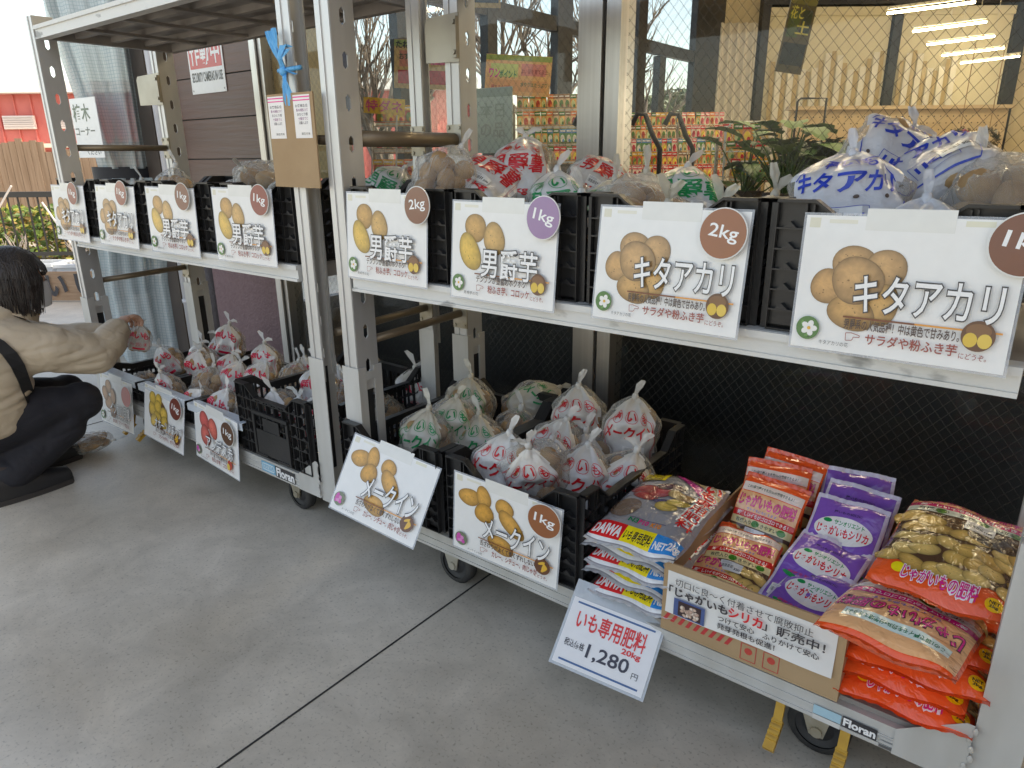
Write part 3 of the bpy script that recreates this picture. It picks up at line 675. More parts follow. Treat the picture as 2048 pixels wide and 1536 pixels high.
def trolley(name_lbl, X0, X1, y0, y1, sx0, sx1, plates, pedals):
    t = thing('rack_trolley', name_lbl, 'trolley', (0, 0, 0), group='wheeled aluminium rack trolleys')
    pw, pd = .058, .075
    post('p', X0, X0+pw, y0, y0+pd, 1, t); post('p', X1-pw, X1, y0, y0+pd, -1, t)
    post('p', X0, X0+pw, y1-pd, y1, 1, t); post('p', X1-pw, X1, y1-pd, y1, -1, t)
    # bottom deck
    a, b_ = X0+pw+.004, X1-pw-.004
    mb = MB(); mb.box(X0-.006, X1+.006, y0-.006, y0-.0065+.03, .148, .204) if False else mb.box(a, b_, y0-.010, y0+.03, .148, .204)
    mb.box(a, b_, y0-.0125, y0-.0101, .152, .158); mb.box(a, b_, y0-.0125, y0-.0101, .174, .179); mb.box(a, b_, y0-.0125, y0-.0101, .196, .2039)
    mb.box(a, b_, y1-.03, y1, .148, .204); mb.box(a, a+.03, y0+.0305, y1-.0305, .15, .2); mb.box(b_-.03, b_, y0+.0305, y1-.0305, .15, .2)
    mb.build('base_rail', M_sleeve, t)
    mb = MB(); mb.box(a+.001, b_-.001, y0+.002, y1-.002, .2045, .2155); mb.build('base_deck', M_under, t)
    # gusset plates at the bottom corners
    for xx, sgn in ((X0+pw+.0065, 1), (X1-pw-.0065, -1)):
        mb = MB()
        p = [(xx, y0-.014, .149), (xx+sgn*.11, y0-.014, .149), (xx+sgn*.11, y0-.014, .2045), (xx+sgn*.012, y0-.014, .275), (xx, y0-.014, .275)]
        q = [(x, y+.0012, z) for x, y, z in p]
        mb.add(p+q, [(0, 1, 2, 3, 4), (9, 8, 7, 6, 5)]+[(i, i+5, (i+1) % 5+5, (i+1) % 5) for i in range(5)])
        for k in range(6): mb.ell((xx+sgn*.004*math.sin(k*2), y0-.0155, .17+k*.019), (.0045, .002, .0075), 8, 5)
        mb.build('gusset', M_sleeve, t)
    # shelves
    def shelf(zb, zt, nm, ribs):
        mb = MB(); e = .0025
        mb.box(sx0, sx1, y0-.004, y0+.028, zb, zt); mb.box(sx0, sx1, y0-.010, y0-.0041, zt-.014, zt-.0005); mb.box(sx0, sx1, y0-.009, y0-.0041, zb, zb+.008)
        o = mb.build(nm, M_paintalu, t)
        mb = MB(); mb.box(sx0, sx1, y1-.03, y1, zb+.002, zt); mb.box(sx0, sx0+.03, y0+.0285, y1-.0305, zb+.002, zt); mb.box(sx1-.03, sx1, y0+.0285, y1-.0305, zb+.002, zt)
        mb.box(sx0+.0305, sx1-.0305, y0+.0285, y1-.0305, zt-.012, zt-.002)
        for k in range(1, 4): mb.box(sx0+.031, sx1-.031, y0+k*(y1-y0)/4-.012, y0+k*(y1-y0)/4+.012, zb+.014, zt-.0125)
        for k in range(1, 5): mb.box(sx0+k*(sx1-sx0)/5-.014, sx0+k*(sx1-sx0)/5+.014, y0+.029, y1-.031, zb+.004, zb+.0139)
        mb.build('shelf_deck', M_under, t)
    shelf(.845, .893, 'shelf_rail', 0); shelf(1.632, 1.68, 'shelf_rail', 0)
    # side bars
    for xx in (X0+pw*.55, X1-pw*.45):
        mb = MB(); mb.tube([(xx, y0+pd+.001, .685), (xx, y1-pd-.001, .695)], .0125, 14); mb.build('side_bar', M_bar, t, True)
        mb = MB(); mb.tube([(xx, y0+pd+.001, 1.237), (xx, y1-pd-.001, 1.237)], .021 if xx > -1.6 or X1 > -1 else .013, 18)
        mb.build('side_bar', M_bar, t, True)
        for z in (.69, 1.237):
            mb = MB(); mb.box(xx-.030, xx+.030, y1-pd-.006, y1-pd-.001, z-.045, z+.045)
            for a2 in (-.022, .022):
                for c2 in (-.036, .036): mb.tube([(xx+a2, y1-pd-.0095, z+c2), (xx+a2, y1-pd-.0061, z+c2)], .006, 8)
            mb.build('bar_bracket', M_galv, t)
    for x, z, pw_ in plates:
        mb = MB(); p = [(x-pw_, z-.060), (x, z-.066), (x, z+.066), (x-pw_+.012, z+.062), (x-pw_, z+.048)]
        y_ = y1-pd-.012
        mb.add([(a, y_, c) for a, c in p]+[(a, y_+.003, c) for a, c in p], [(0, 1, 2, 3, 4), (9, 8, 7, 6, 5)]+[(i, i+5, (i+1) % 5+5, (i+1) % 5) for i in range(5)])
        mb.box(x-.018, x, y_-.012, y_-.0005, z-.055, z+.055)
        for dz in (-.04, .04): mb.tube([(x-.009, y_-.017, z+dz), (x-.009, y_-.0121, z+dz)], .007, 8)
        mb.build('hook_plate', M_steel, t)
    for x, y, ped in pedals: caster(t, x, y, ped)
    return t
TY0, TY1 = 1.22, 1.762
tl = trolley('left aluminium rack trolley, beside the crouching person and the plastic curtain', -3.345, -1.668, TY0, TY1, -3.265, -1.742, [(-3.27, 1.485, .21)],
             [(-1.99, 1.30, 0), (-3.08, 1.30, 1), (-1.99, 1.69, 0), (-3.08, 1.69, 0)])
tr = trolley('right aluminium rack trolley, nearest the camera, loaded with fertiliser packs', -1.568, .098, TY0, TY1, -1.497, -.012, [(-1.50, 1.52, .135)],
             [(-1.245, 1.30, 0), (-.235, 1.30, 1), (-1.245, 1.69, 0), (-.235, 1.69, 0)])
# maker's badge stickers on the base rails
fl = Flat(); fl.rect(-2.055, .158, -1.975, .196, (.16, .42, .60), 0); fl.line([(-2.047, .166), (-2.047, .188), (-1.983, .188), (-1.983, .166), (-2.047, .166)], .004, (.62, .74, .80), 1); fl.text('KANKYO', -2.040, .169, .05, .015, (.62, .74, .80), 1, .02)
fl.rect(-1.972, .156, -1.865, .196, (.03, .03, .035), 0); fl.text('Floran', -1.967, .161, .097, .030, WHITE, 1, .04)
link('badge', fl.sheet('badge', M_print, y0=TY0-.0134), tl)
fl = Flat(); fl.rect(-.215, .162, -.165, .182, (.36, .56, .66), 0); fl.rect(-.163, .160, -.103, .184, (.03, .03, .035), 0); fl.text('Floran', -.160, .164, .054, .016, WHITE, 1, .04)
fl.rect(-.215, .1495, -.165, .1605, (.6, .6, .58), 0)
for k in range(3): fl.rect(-.098, .152+k*.009, -.045, .158+k*.009, (.45, .45, .44) if k else (.1, .1, .1), 0)
link('badge', fl.sheet('badge', M_print, y0=TY0-.0134), tr)

# ------------------------------------------------------------------ crates
def crate_parts(w, d, h, dip, ribs=(7, 5), lattice_front=False, handle=False, low=False):
    """returns [(name, mesh, loc, rotz)] for a crate standing with its front-left-bottom corner at the origin"""
    def prof(L):
        e, s_ = .062, .05
        return [(0, h), (e, h), (e+s_, h-dip), (L-e-s_, h-dip), (L-e, h), (L, h)]
    def hz(L, x):
        p = prof(L)
        for (a, za), (b, zb) in zip(p[:-1], p[1:]):
            if a <= x <= b: return za+(zb-za)*(x-a)/max(b-a, 1e-6)
        return h
    def wall(L, nx, nz, slots):
        mb = MB(); T = .0025
        xs = sorted(set([x for x, _ in prof(L)]+[L*k/24 for k in range(25)]))
        if not slots:
            for a, b in zip(xs[:-1], xs[1:]):
                za, zb = hz(L, a+1e-6), hz(L, b-1e-6)
                mb.add([(a, 0, 0), (b, 0, 0), (b, T, 0), (a, T, 0), (a, 0, za), (b, 0, zb), (b, T, zb), (a, T, za)], [(0, 3, 2, 1), (4, 5, 6, 7), (0, 1, 5, 4), (2, 3, 7, 6)])
        else:
            for a, b in zip(xs[:-1], xs[1:]):
                for z0, f0 in ((None, .026), (h*.42, .014), (0, .02)):
                    za, zb = (hz(L, a+1e-6), hz(L, b-1e-6)) if z0 is None else (z0+f0, z0+f0)
                    mb.add([(a, 0, za-f0), (b, 0, zb-f0), (b, T, zb-f0), (a, T, za-f0), (a, 0, za), (b, 0, zb), (b, T, zb), (a, T, za)], [(0, 3, 2, 1), (4, 5, 6, 7), (0, 1, 5, 4), (2, 3, 7, 6)])
            n = int(L/.021)
            for k in range(n+1):
                x = L*k/n; q = .0045 if k % 6 else .012
                x0, x1 = max(0, x-q), min(L, x+q); mb.box(x0, x1, .0003, T-.0003, .02, hz(L, min(max(x, .001), L-.001))-.024)
        # outside ribs
        for k in range(nx+1):
            x = L*k/nx; x0, x1 = max(0, x-.0015), min(L, x+.0015); zt = min(hz(L, max(1e-4, x0+1e-6)), hz(L, min(L-1e-4, x1)))-.006
            mb.box(x0, x1, -.013, -.0002, 0, zt)
        for j in range(nz+1):
            z = (h-dip-.012)*j/nz
            mb.box(.002, L-.002, -.0135 if j else -.012, -.0003, z, z+.0028)
            if j and nx:
                for k in range(nx):
                    x = L*(k+.5)/nx; mb.add([(x-.011, -.0134, z+.003), (x+.011, -.0134, z+.003), (x, -.0134, z+.013), (x-.011, -.0004, z+.003), (x+.011, -.0004, z+.003), (x, -.0004, z+.013)], [(0, 1, 2), (0, 2, 5, 3), (1, 4, 5, 2)])
        for x in (.058, L-.058):                                        # upper panel of the corner towers
            mb.box(min(x, x), x+.003, -.0125, -.0002, 0, h-.007)
        # rolled lip along the top
        pr = prof(L)
        for (a, za), (b, zb) in zip(pr[:-1], pr[1:]):
            mb.add([(a, -.015, za-.004), (b, -.015, zb-.004), (b, .006, zb-.004), (a, .006, za-.004), (a, -.015, za+.001), (b, -.015, zb+.001), (b, .006, zb+.001), (a, .006, za+.001)], [(0, 3, 2, 1), (4, 5, 6, 7), (0, 1, 5, 4), (2, 3, 7, 6)])
        return mb
    g = .014
    fr = wall(w-2*g, ribs[0], ribs[1], lattice_front)
    if handle:
        W_ = w-2*g; c = W_/2
        fr.box(c-.085, c+.085, -.019, -.0136, .015, .105); fr.box(c-.1, c-.088, -.021, -.0136, .01, .155); fr.box(c+.088, c+.1, -.021, -.0136, .01, .155)
        fr.box(c-.045, c+.045, -.017, -.0136, .105, .150); fr.box(c-.10, c+.10, -.022, -.0137, .158, .17)
        for sx in (-.06, .06): fr.box(c+sx-.03, c+sx+.03, -.0225, -.0191, .012, .017)
    sd = wall(d-2*g, 12, ribs[1] if not low else 2, True)
    sd2 = sd
    base = MB(); base.box(g, w-g, g, d-g, .002, .008)
    for k in range(6): base.box(g+k*(w-2*g-.02)/5, g+k*(w-2*g-.02)/5+.02, g, d-g, .0001, .0019)
    fm = fr.mesh('front_wall', M_crate); bm_ = wall(w-2*g, ribs[0], 2, True).mesh('back_wall', M_crate); sm = sd.mesh('side_wall', M_crate)
    return [('base', base.mesh('base', M_crate), (0, 0, 0), 0), ('front_wall', fm, (g, g, .0005), 0), ('back_wall', bm_, (w-g, d-g, .0005), math.pi),
            ('side_wall', sm, (w-g, g, .0005), math.pi/2), ('side_wall', sm, (g, d-g, .0005), -math.pi/2)]
def place_crate(parts, label, loc, rz=0, group=None):
    t = thing('crate', label, 'crate', loc, (0, 0, rz), group)
    for n, me, l, r in parts:
        o = link(n, me, t); o.location = l; o.rotation_euler = (0, 0, r)
    return t
CU = crate_parts(.362, .535, .222, .036); 
for k, (x, lb) in enumerate(zip((-1.505, -1.138, -.772, -.405), ('black crate with the 2kg three potato sign beside the aluminium posts', 'black crate on the upper shelf with the shiny purple 1kg badge', 'black crate on the upper shelf with the copper coloured 2kg badge', 'black crate on the upper shelf nearest the camera, heaped with blue printed bags'))):
    place_crate(CU, lb, (x, 1.226, .894), 0, 'crates on the right upper shelf')
for k, (x, lb) in enumerate(zip((-3.40, -2.985, -2.575, -2.135), ('outermost black crate on the left upper shelf, above the crouching person', 'second black crate from the left post on the left upper shelf', 'third black crate from the left post on the left upper shelf', 'black crate on the left upper shelf beside the twin posts with the blue ribbon'))):
    t = place_crate(CU, lb, (x+.01, 1.222, .894), 0, 'crates on the left upper shelf'); t.scale = ((1.09, 1, 1) if k == 3 else (1.1, 1, 1))
CA = crate_parts(.402, .57, .240, .045, (8, 6)); CB = crate_parts(.425, .57, .242, .045, (8, 6))
place_crate(CA, 'big black crate on the lower deck holding green printed bags', (-1.580, 1.19, .216), 0, 'crates on the right lower deck')
place_crate(CB, 'big black crate on the lower deck holding red printed bags beside the fertiliser stack', (-1.168, 1.19, .216), R(1), 'crates on the right lower deck')
C4 = crate_parts(.42, .56, .250, .04, (9, 5), True, True)
place_crate(C4, 'tall black lattice crate with a handle panel and no sign on the left lower deck', (-2.165, 1.20, .216), 0, 'crates on the left lower deck')
CT = crate_parts(.385, .56, .098, .016, (8, 2), low=True)
for x, lb in zip((-3.282, -2.888, -2.495), ('half empty low black tray at the left end, below the person\'s hands', 'low black tray in the middle of the left lower deck, behind the yellow potato sign', 'low black tray behind the red potato sign on the left lower deck')):
    place_crate(CT, lb, (x, 1.215, .2165), 0, 'low trays on the left lower deck')

# ------------------------------------------------------------------ product signs
SW, SH = .303, .216
BROWN = lin(150, 90, 52); DRED = lin(150, 62, 52); INK = lin(70, 50, 45)
def sign_mesh(kind):
    fl = Flat(); pic = Flat(); rg = random.Random(hash(kind) % 97 if False else len(kind)*7+ord(kind[0])); X = lambda u: u*SW; Zv = lambda v: -v*SH
    P = lambda u, v, a, b, rot=0, base=(.42, .25, .11), ly=0: pic.potato(X(u), Zv(v), a, b, rot, base, ly, rg)
    ink = (.03, .028, .035)
    if kind == 'kita':
        b = (.42, .245, .105); P(.27, .34, .034, .028, .3, b, 0); P(.43, .36, .029, .030, .2, b, 1); P(.16, .52, .027, .030, .4, (.44, .25, .10), 2); P(.43, .62, .026, .032, 0, (.47, .27, .09), 2); P(.29, .70, .036, .029, -.35, (.44, .25, .09), 3); P(.30, .46, .040, .037, .1, b, 4)
        title, x0, x1, y0, y1 = 'キタアカリ', .30, .95, .415, .675
        sub, s0, s1, rec, r0, r1 = '男爵系の人気品種！中は黄色で甘みあり。', .27, .80, 'サラダや粉ふき芋', .385, .80
        cap, flower, half = 'キタアカリの花', 'white', 'halves'
    elif kind == 'dansha':
        P(.24, .26, .032, .032, .4, (.44, .25, .08)); P(.43, .36, .032, .036, .5, (.48, .29, .10), 1); P(.19, .51, .031, .044, .6, (.56, .36, .07), 2)
        title, x0, x1, y0, y1 = '男爵芋', .33, .86, .46, .75
        sub, s0, s1, rec, r0, r1 = 'デンプンが豊富のホクホク味', .28, .81, '粉ふき芋、コロッケ', .40, .80
        cap, flower, half = '男爵芋の花', 'white', 'halves'
    elif kind == 'may':
        b = (.52, .27, .055); P(.15, .26, .033, .024, .3, b); P(.29, .20, .022, .030, .2, b, 1); P(.30, .40, .030, .026, .3, (.5, .25, .04), 2); P(.49, .24, .026, .024, -.5, b, 2); P(.56, .42, .046, .022, -.65, b, 3); P(.47, .74, .038, .025, -.2, b, 0)
        title, x0, x1, y0, y1 = 'メークイン', .31, .93, .42, .70
        sub, s0, s1, rec, r0, r1 = '舌ざわりがよくて煮くずれしない！', .28, .82, 'カレー、シチュー、肉じゃが', .40, .83
        cap, flower, half = 'メークインの花', 'pinkflower', 'fries'
    elif kind == 'inka':
        b = (.36, .19, .09); P(.28, .22, .028, .030, .2, b, 3); P(.17, .38, .027, .033, .3, b, 4); P(.42, .40, .024, .036, .1, b, 4); P(.28, .55, .036, .032, .2, b, 2); P(.40, .70, .030, .03, .2, b, 1)
        title, x0, x1, y0, y1 = 'インカの目覚', .36, .95, .50, .74
        sub, s0, s1, rec, r0, r1 = '栗やさつまいものような甘さ', .36, .93, '煮もの、フライドポテト', .42, .90
        cap, flower, half = 'インカの花', 'white', None
    elif kind == 'oho':
        b = (.56, .37, .06); pic.disc(X(.36), Zv(.47), .075, .062, (.20, .11, .04), 0, 24, -.3); pic.disc(X(.36), Zv(.45), .068, .055, (.10, .06, .03), 1, 24, -.3)
        for k, (u, v) in enumerate(((.22, .22), (.38, .22), (.22, .42), (.37, .34), (.52, .42), (.36, .54), (.54, .58), (.28, .62))): P(u, v, .025, .029, .3*k, b, 2+k)
        title, x0, x1, y0, y1 = 'オホーツクチップ', .32, .99, .54, .74
        sub, s0, s1, rec, r0, r1 = 'おいしさ新品種！芽が浅く調理楽！', .34, .88, 'フライドポテト、ポテトチップ', .42, .93
        cap, flower, half = '', None, 'fries'
    else:
        b = (.52, .10, .09); P(.24, .26, .032, .038, .5, b); P(.44, .33, .030, .040, .5, (.58, .13, .10), 1); P(.26, .52, .034, .042, .2, (.52, .12, .10), 2)
        title, x0, x1, y0, y1 = 'アンデス赤', .30, .92, .47, .72
        sub, s0, s1, rec, r0, r1 = '赤い皮で中は黄色の甘い芋', .38, .86, '粉ふき芋、コロッケ', .42, .86
        cap, flower, half = 'アンデス赤の花', 'pinkflower', None
    fl.rect(X(.26), Zv(.735), X(.60), Zv(.722), lin(120, 62, 30), 0); fl.rect(X(.60), Zv(.735), X(.97), Zv(.722), lin(222, 150, 60), 0)
    fl.text(title, X(x0), Zv(y1), X(x1-x0), (y1-y0)*SH, (.84, .84, .84), 2, .012, outline=(ink, .045))
    fl.text(sub, X(s0), Zv(.815), X(s1-s0), .075*SH, INK, 1, .028)
    fl.text(rec, X(r0), Zv(.915), X(r1-r0), .080*SH, DRED, 1, .018); fl.text('にどうぞ。', X(.81), Zv(.925), X(.115), .042*SH, DRED, 1, .008)
    hx, hz_ = X(.315), Zv(.875)                                       # pointing hand
    fl.line([(hx-.008, hz_-.006), (hx-.009, hz_+.006), (hx-.001, hz_+.007), (hx+.012, hz_+.004), (hx+.012, hz_+.001), (hx+.003, hz_+.0005), (hx+.003, hz_-.002), (hx+.001, hz_-.005), (hx-.008, hz_-.006)], .0011, DRED, 1)
    if cap: fl.text(cap, X(.155), Zv(.955), X(.15), .034*SH, (.05, .05, .05), 1, .0)
    ph = Flat(); ph2 = Flat()
    if flower: ph.photo(X(.085), Zv(.845), .0185, flower, 0, rg)
    if half: ph2.photo(X(.875), Zv(.76), .0215, half, 6, rg)
    if kind == 'andes': ph2.disc(X(.84), Zv(.80), .016, .018, (.5, .05, .03), 6, 14); ph2.disc(X(.81), Zv(.84), .010, .013, (.75, .55, .1), 7, 12)
    bd = MB(); bd.box(0, SW, 0, .0012, -SH, 0, 0, (.80, .80, .79)); bd.box(.30*SW, .70*SW, -.0004, -.00005, -.098*SH, .012, 0, (.74, .74, .71))
    bd.box(.02*SW, .075*SW, -.0004, -.00005, -.09*SH, -.004, 0, (.70, .67, .54)); bd.box(.12*SW, .26*SW, -.0003, -.00005, -.055*SH, -.006, 0, (.74, .72, .62)); bd.box(.74*SW, .86*SW, -.0003, -.00005, -.05*SH, -.003, 0, (.72, .70, .56))
    bd.box(-.004, SW+.004, .0003, .0008, -SH-.004, .004, 1)
    M_lam = filmmat('laminate_edge', (.7, .74, .8), .7, .15, .1) if 'laminate_edge' not in bpy.data.materials else bpy.data.materials['laminate_edge']
    return dict(board=bd.mesh('board', [M_print, M_lam]), picture=pic.sheet('potato_picture', M_photo, y0=-.0006), lettering=fl.sheet('lettering', M_print, y0=-.0060), flower_photo=ph.sheet('flower_photo', M_print, y0=-.0048), cut_potato_photo=ph2.sheet('cut_potato_photo', M_print, y0=-.0048))
_sg = {}
M_badge = {}
def badge_mesh(txt, col):
    k = (txt, col)
    if k in M_badge: return M_badge[k]
    mb = MB(); n = 40; r = .0445
    vs = [(r*math.cos(2*math.pi*i/n), y, r*math.sin(2*math.pi*i/n)) for y in (-.0015, 0) for i in range(n)]
    mb.add(vs, [tuple(range(n)), tuple(range(2*n-1, n-1, -1))]+[(i, i+n, (i+1) % n+n, (i+1) % n) for i in range(n)], 0, (.72, .72, .70))
    fl = Flat(); fl.disc(0, 0, .0425, .0425, col, 0, 40); fl.text(txt, -.026, -.014, .054, .029, (.86, .86, .86), 1, .012)
    M_badge[k] = (mb.mesh('badge', M_print), fl.sheet('badge_lettering', M_print, y0=-.0020)); return M_badge[k]
def product_sign(kind, label, loc, rot, badge=None, bcol=None, bpos=(.93, .10), brot=0):
    if kind not in _sg: _sg[kind] = sign_mesh(kind)
    t = thing('product_sign', label, 'sign', loc, tuple(R(a) for a in rot), 'laminated potato signs')
    for n, me in _sg[kind].items():
        if len(me.vertices): link(n, me, t)
    if badge:
        a, b_ = badge_mesh(badge, bcol); o = link('badge', a, t); o.location = (bpos[0]*SW, -.010, -bpos[1]*SH); o.rotation_euler = (0, R(brot), 0); link('badge_lettering', b_, o)
BB = lin(128, 80, 58); CP = lin(150, 90, 52); PU = lin(150, 118, 160); RD = lin(140, 66, 54)
product_sign('dansha', 'white sign of three potatoes with dull brown 2kg badge, next to the bare posts', (-1.502, 1.222, 1.102), (-4, -.2, -2.2), '2kg', BB, (.93, .11), -6)
product_sign('dansha', 'white sign of three potatoes with shiny purple 1kg badge', (-1.124, 1.222, 1.092), (-5, -.2, -2.9), '1kg', PU, (.90, .12), 12)
product_sign('kita', 'white sign of clustered potatoes with copper 2kg badge', (-.727, 1.220, 1.094), (-7, -.4, -3), '2kg', CP, (.86, .18), 8)
product_sign('kita', 'largest looking white sign of clustered potatoes, nearest the camera, 1kg badge cut by the frame', (-.339, 1.220, 1.094), (-5, -1, -3), '1kg', lin(118, 66, 44), (.99, .15), 10)
product_sign('kita', 'leftmost white sign of clustered potatoes on the left upper shelf', (-3.396, 1.206, 1.089), (-3.3, 0, .6), '1kg', RD, (.75, .13), 8)
product_sign('kita', 'second white sign from the left on the left upper shelf, clustered potatoes', (-2.97, 1.206, 1.096), (-4.1, .6, .7), '1kg', RD, (.75, .10), 8)
product_sign('dansha', 'third white sign from the left on the left upper shelf, three potatoes', (-2.548, 1.196, 1.098), (-2, .6, 1.7), '1kg', BB, (.83, .11), 8)
product_sign('dansha', 'white sign of three potatoes left of the twin posts, red brown 1kg badge', (-2.107, 1.190, 1.103), (-1.8, .1, 1.3), '1kg', RD, (.86, .13), 10)
product_sign('may', 'tilted white sign of long potatoes without a badge on the lower deck', (-1.478, 1.166, .447), (-27.3, 7, 5.4))
product_sign('may', 'white sign of long potatoes with brown 1kg badge on the lower deck', (-1.085, 1.152, .447), (1.4, 4.6, 5.5), '1kg', CP, (.87, .17), 6)
product_sign('inka', 'pale hanging sign of brown potatoes beside the person\'s knee, red badge', (-3.24, 1.190, .301), (-7.5, -.5, 0), ' ', lin(205, 110, 100), (.90, .27))
product_sign('oho', 'hanging sign with a basket of yellow potatoes and red brown 1kg badge', (-2.823, 1.195, .332), (-8.6, 2.7, .3), '1kg', lin(120, 58, 46), (.86, .20), 8)
product_sign('andes', 'hanging sign with three red potatoes and brown 1kg badge', (-2.442, 1.195, .334), (-4, 2.9, -2.1), '1kg', lin(96, 66, 48), (.84, .24), 4)
# folded clear film over the lips of the three low trays
M_flap = filmmat('clear_flap', (.70, .76, .82), .45, .12, .2)
for x in (-3.282, -2.888, -2.495):
    o = (lambda q: (q.box(x+.004, x+.372, 1.193, 1.235, .3165, .3178), q.box(x+.004, x+.372, 1.1915, 1.1928, .29, .3164), q.mesh('film_flap', M_flap))[2])(MB())
    tag(link('film_flap', o), {-3.282: 'clear plastic flap folded over the lip of the half empty tray', -2.888: 'clear plastic flap folded over the lip of the middle tray', -2.495: 'clear plastic flap folded over the lip of the tray behind the red potato sign'}[x], 'flap', 'clear flaps on the tray lips')

# ------------------------------------------------------------------ potato bags
def bag_kit(seed, w=.155, d=.115, h=.185, style='red', film=None, clear=False, ears=1, big=False, front=.98):
    rg = random.Random(seed); ph = [rg.uniform(0, 6.3) for _ in range(12)]; kf = rg.choice((9, 11, 13))
    lean = (rg.uniform(-.02, .02), rg.uniform(-.01, .015))
    def S3(t, s):
        s = min(max(s, 0), 1)
        if s < .16: p = math.sqrt(max(0, 1-((.16-s)/.16)**2))*.96+.04*(s/.16)
        elif s < .68: p = 1-.05*abs(s-.3)
        else: q = (s-.68)/.32; p = .981*max(0, 1-q)**.56*(1-.34*q*q)+.085*q
        p = max(p, .06)
        lump = .07*(math.sin(3*t+ph[0])*math.sin(9*s+ph[1])+.9*math.sin(5*t+ph[2])*math.sin(13*s+ph[3])+.5*math.sin(8*t+ph[8])*math.sin(19*s+ph[9]))*(1 if s < .8 else (1-s)/.2)
        wr = .11*max(0, (s-.55)/.45)**1.1*math.sin(kf*t+ph[4]+2*s)+.018*math.sin(17*t+ph[5]+6*s)*min(1, s*3)
        k = p*(1+lump+wr)
        cs, sn = math.cos(t), math.sin(t); e = .8
        x = w/2*k*math.copysign(abs(sn)**e, sn); y = -d/2*k*math.copysign(abs(cs)**e, cs)
        return Vector((x+lean[0]*s*s, y+lean[1]*s*s, h*s+.004*math.sin(4*t+ph[6])*s))
    film = film or M_white
    mb = MB(); nu, nv = 56, 30
    if clear: mb.grid(lambda a, b: S3(a*2*math.pi-math.pi, b), nu, nv, closed=False, mat=1)
    else: mb.grid(lambda a, b: S3(a*2*math.pi-math.pi, b), nu, nv, matfn=lambda a, b: 0 if (abs(a*2*math.pi-math.pi) < front+.12*math.sin(b*9+ph[7]) or b > .985) else 1)
    body = mb.mesh('film', [film, M_clear if not clear else M_clear], True)
    # neck and tails
    tb = MB(); top = S3(0, 1)*.5+S3(math.pi, 1)*.5
    tb.tube([top+Vector((0, 0, -.008)), top+Vector((0, 0, .006)), top+Vector((.001, 0, .014))], [.0085, .0095, .007], 10)
    for k in range(ears):
        a = rg.uniform(-.5, .5)+(0 if ears == 1 else (-.75, .75)[k]); L = rg.uniform(.035, .060); b0 = top+Vector((0, 0, .010)); yy = rg.uniform(-.012, .012)
        pts = [b0, b0+Vector((math.sin(a)*L*.3, yy*.3, math.cos(a)*L*.3)), b0+Vector((math.sin(a)*L*.65, yy*.7, math.cos(a)*L*.62)), b0+Vector((math.sin(a*1.3)*L, yy, math.cos(a*1.3)*L))]
        wd = [.004, .006, .0095, .006]; dx = Vector((math.cos(a), 0, -math.sin(a))); vs = []
        for i, p in enumerate(pts):
            for sgn in (-1, -.4, .3, 1): vs.append(p+dx*wd[i]*sgn+Vector((0, .004*math.sin(sgn*4+i*2+ph[3]), 0)))
        tb.add(vs, [(i*4+j, i*4+j+1, (i+1)*4+j+1, (i+1)*4+j) for i in range(3) for j in range(3)])
    tie = tb.mesh('knot', M_haze if clear else film, True)
    # potatoes
    pb = MB(); n = 0
    pr = .030 if not big else .037
    for lev in range(4):
        s = .13+lev*.19; cnt = 6 if lev < 3 else 3
        for k in range(cnt):
            t = k*2*math.pi/cnt+lev*.5+rg.uniform(-.25, .25); q = S3(t, s); c = Vector((q.x*.56, q.y*.50, h*s))
            if q.z > h*.72: continue
            r_ = pr*rg.uniform(.75, 1.0); out = math.hypot(q.x, q.y)
            r_ = min(r_, max(.010, out*(.40 if clear else .33)))
            pb.ell(c, (r_*1.2, r_*.95, r_), 14, 9, 0, Euler((rg.uniform(0, 3), rg.uniform(0, 3), rg.uniform(0, 3))).to_matrix(), .03, rg)
    pots = pb.mesh('potatoes', M_potato, True)
    parts = [('film', body), ('knot', tie), ('potatoes', pots)]
    if not clear and style:
        def fn(x, z):
            t = x/(w*.5)*1.02; s = z/h; e = .02
            P = S3(t, s); a = S3(t+e, s)-S3(t-e, s); b = S3(t, min(1, s+e))-S3(t, s-e); N_ = a.cross(b)
            if N_.length < 1e-9: N_ = Vector((0, -1, 0))
            N_.normalize()
            if N_.y > .3: N_ = -N_
            return P, N_
        fl = Flat(); C = {'red': lin(205, 30, 38), 'green': lin(0, 140, 78), 'blue': lin(28, 62, 178), 'black': (.03, .025, .03), 'rose': lin(212, 20, 62)}[style.split('_')[0]]
        ty = style.split('_')[1] if '_' in style else 'may'
        if ty == 'may':
            for k, ch in enumerate('種いも'):
                x, z = (-.036, 0, .036)[k], (.76, .79, .76)[k]*h; fl.ring(x, z, .0135, .0012, C, 0, 18); fl.text(ch, x-.0095, z-.0095, .019, .019, C, 0, .03)
            fl.text('メークイン', -.060, .46*h, .120, .036, C, 0, .028, shear=.004)
            for sg in (-1, 1): fl.line([(sg*.064, .10*h), (sg*.066, .45*h), (sg*.056, .70*h), (sg*.030, .82*h)], .0017, C); fl.line([(sg*.068, .10*h), (sg*.070, .45*h), (sg*.060, .71*h)], .0009, C)
            fl.line([(-.02, .08*h), (.035, .08*h), (.035, .24*h), (-.02, .24*h), (-.02, .08*h)], .001, C); fl.text('1kg', -.012, .11*h, .04, .019, C, 0, .03)
        elif ty == 'dan':
            for k, ch in enumerate('種いも'):
                x, z = (-.042, 0, .042)[k], (.72, .76, .72)[k]*h; fl.ring(x, z, .0155, .0012, C, 0, 18); fl.text(ch, x-.011, z-.011, .022, .022, C, 0, .03)
            fl.text('男爵薯', -.072, .40*h, .144, .25*h, C, 0, .028); fl.text('いも', .040, .67*h, .024, .010, C, 0, .0)
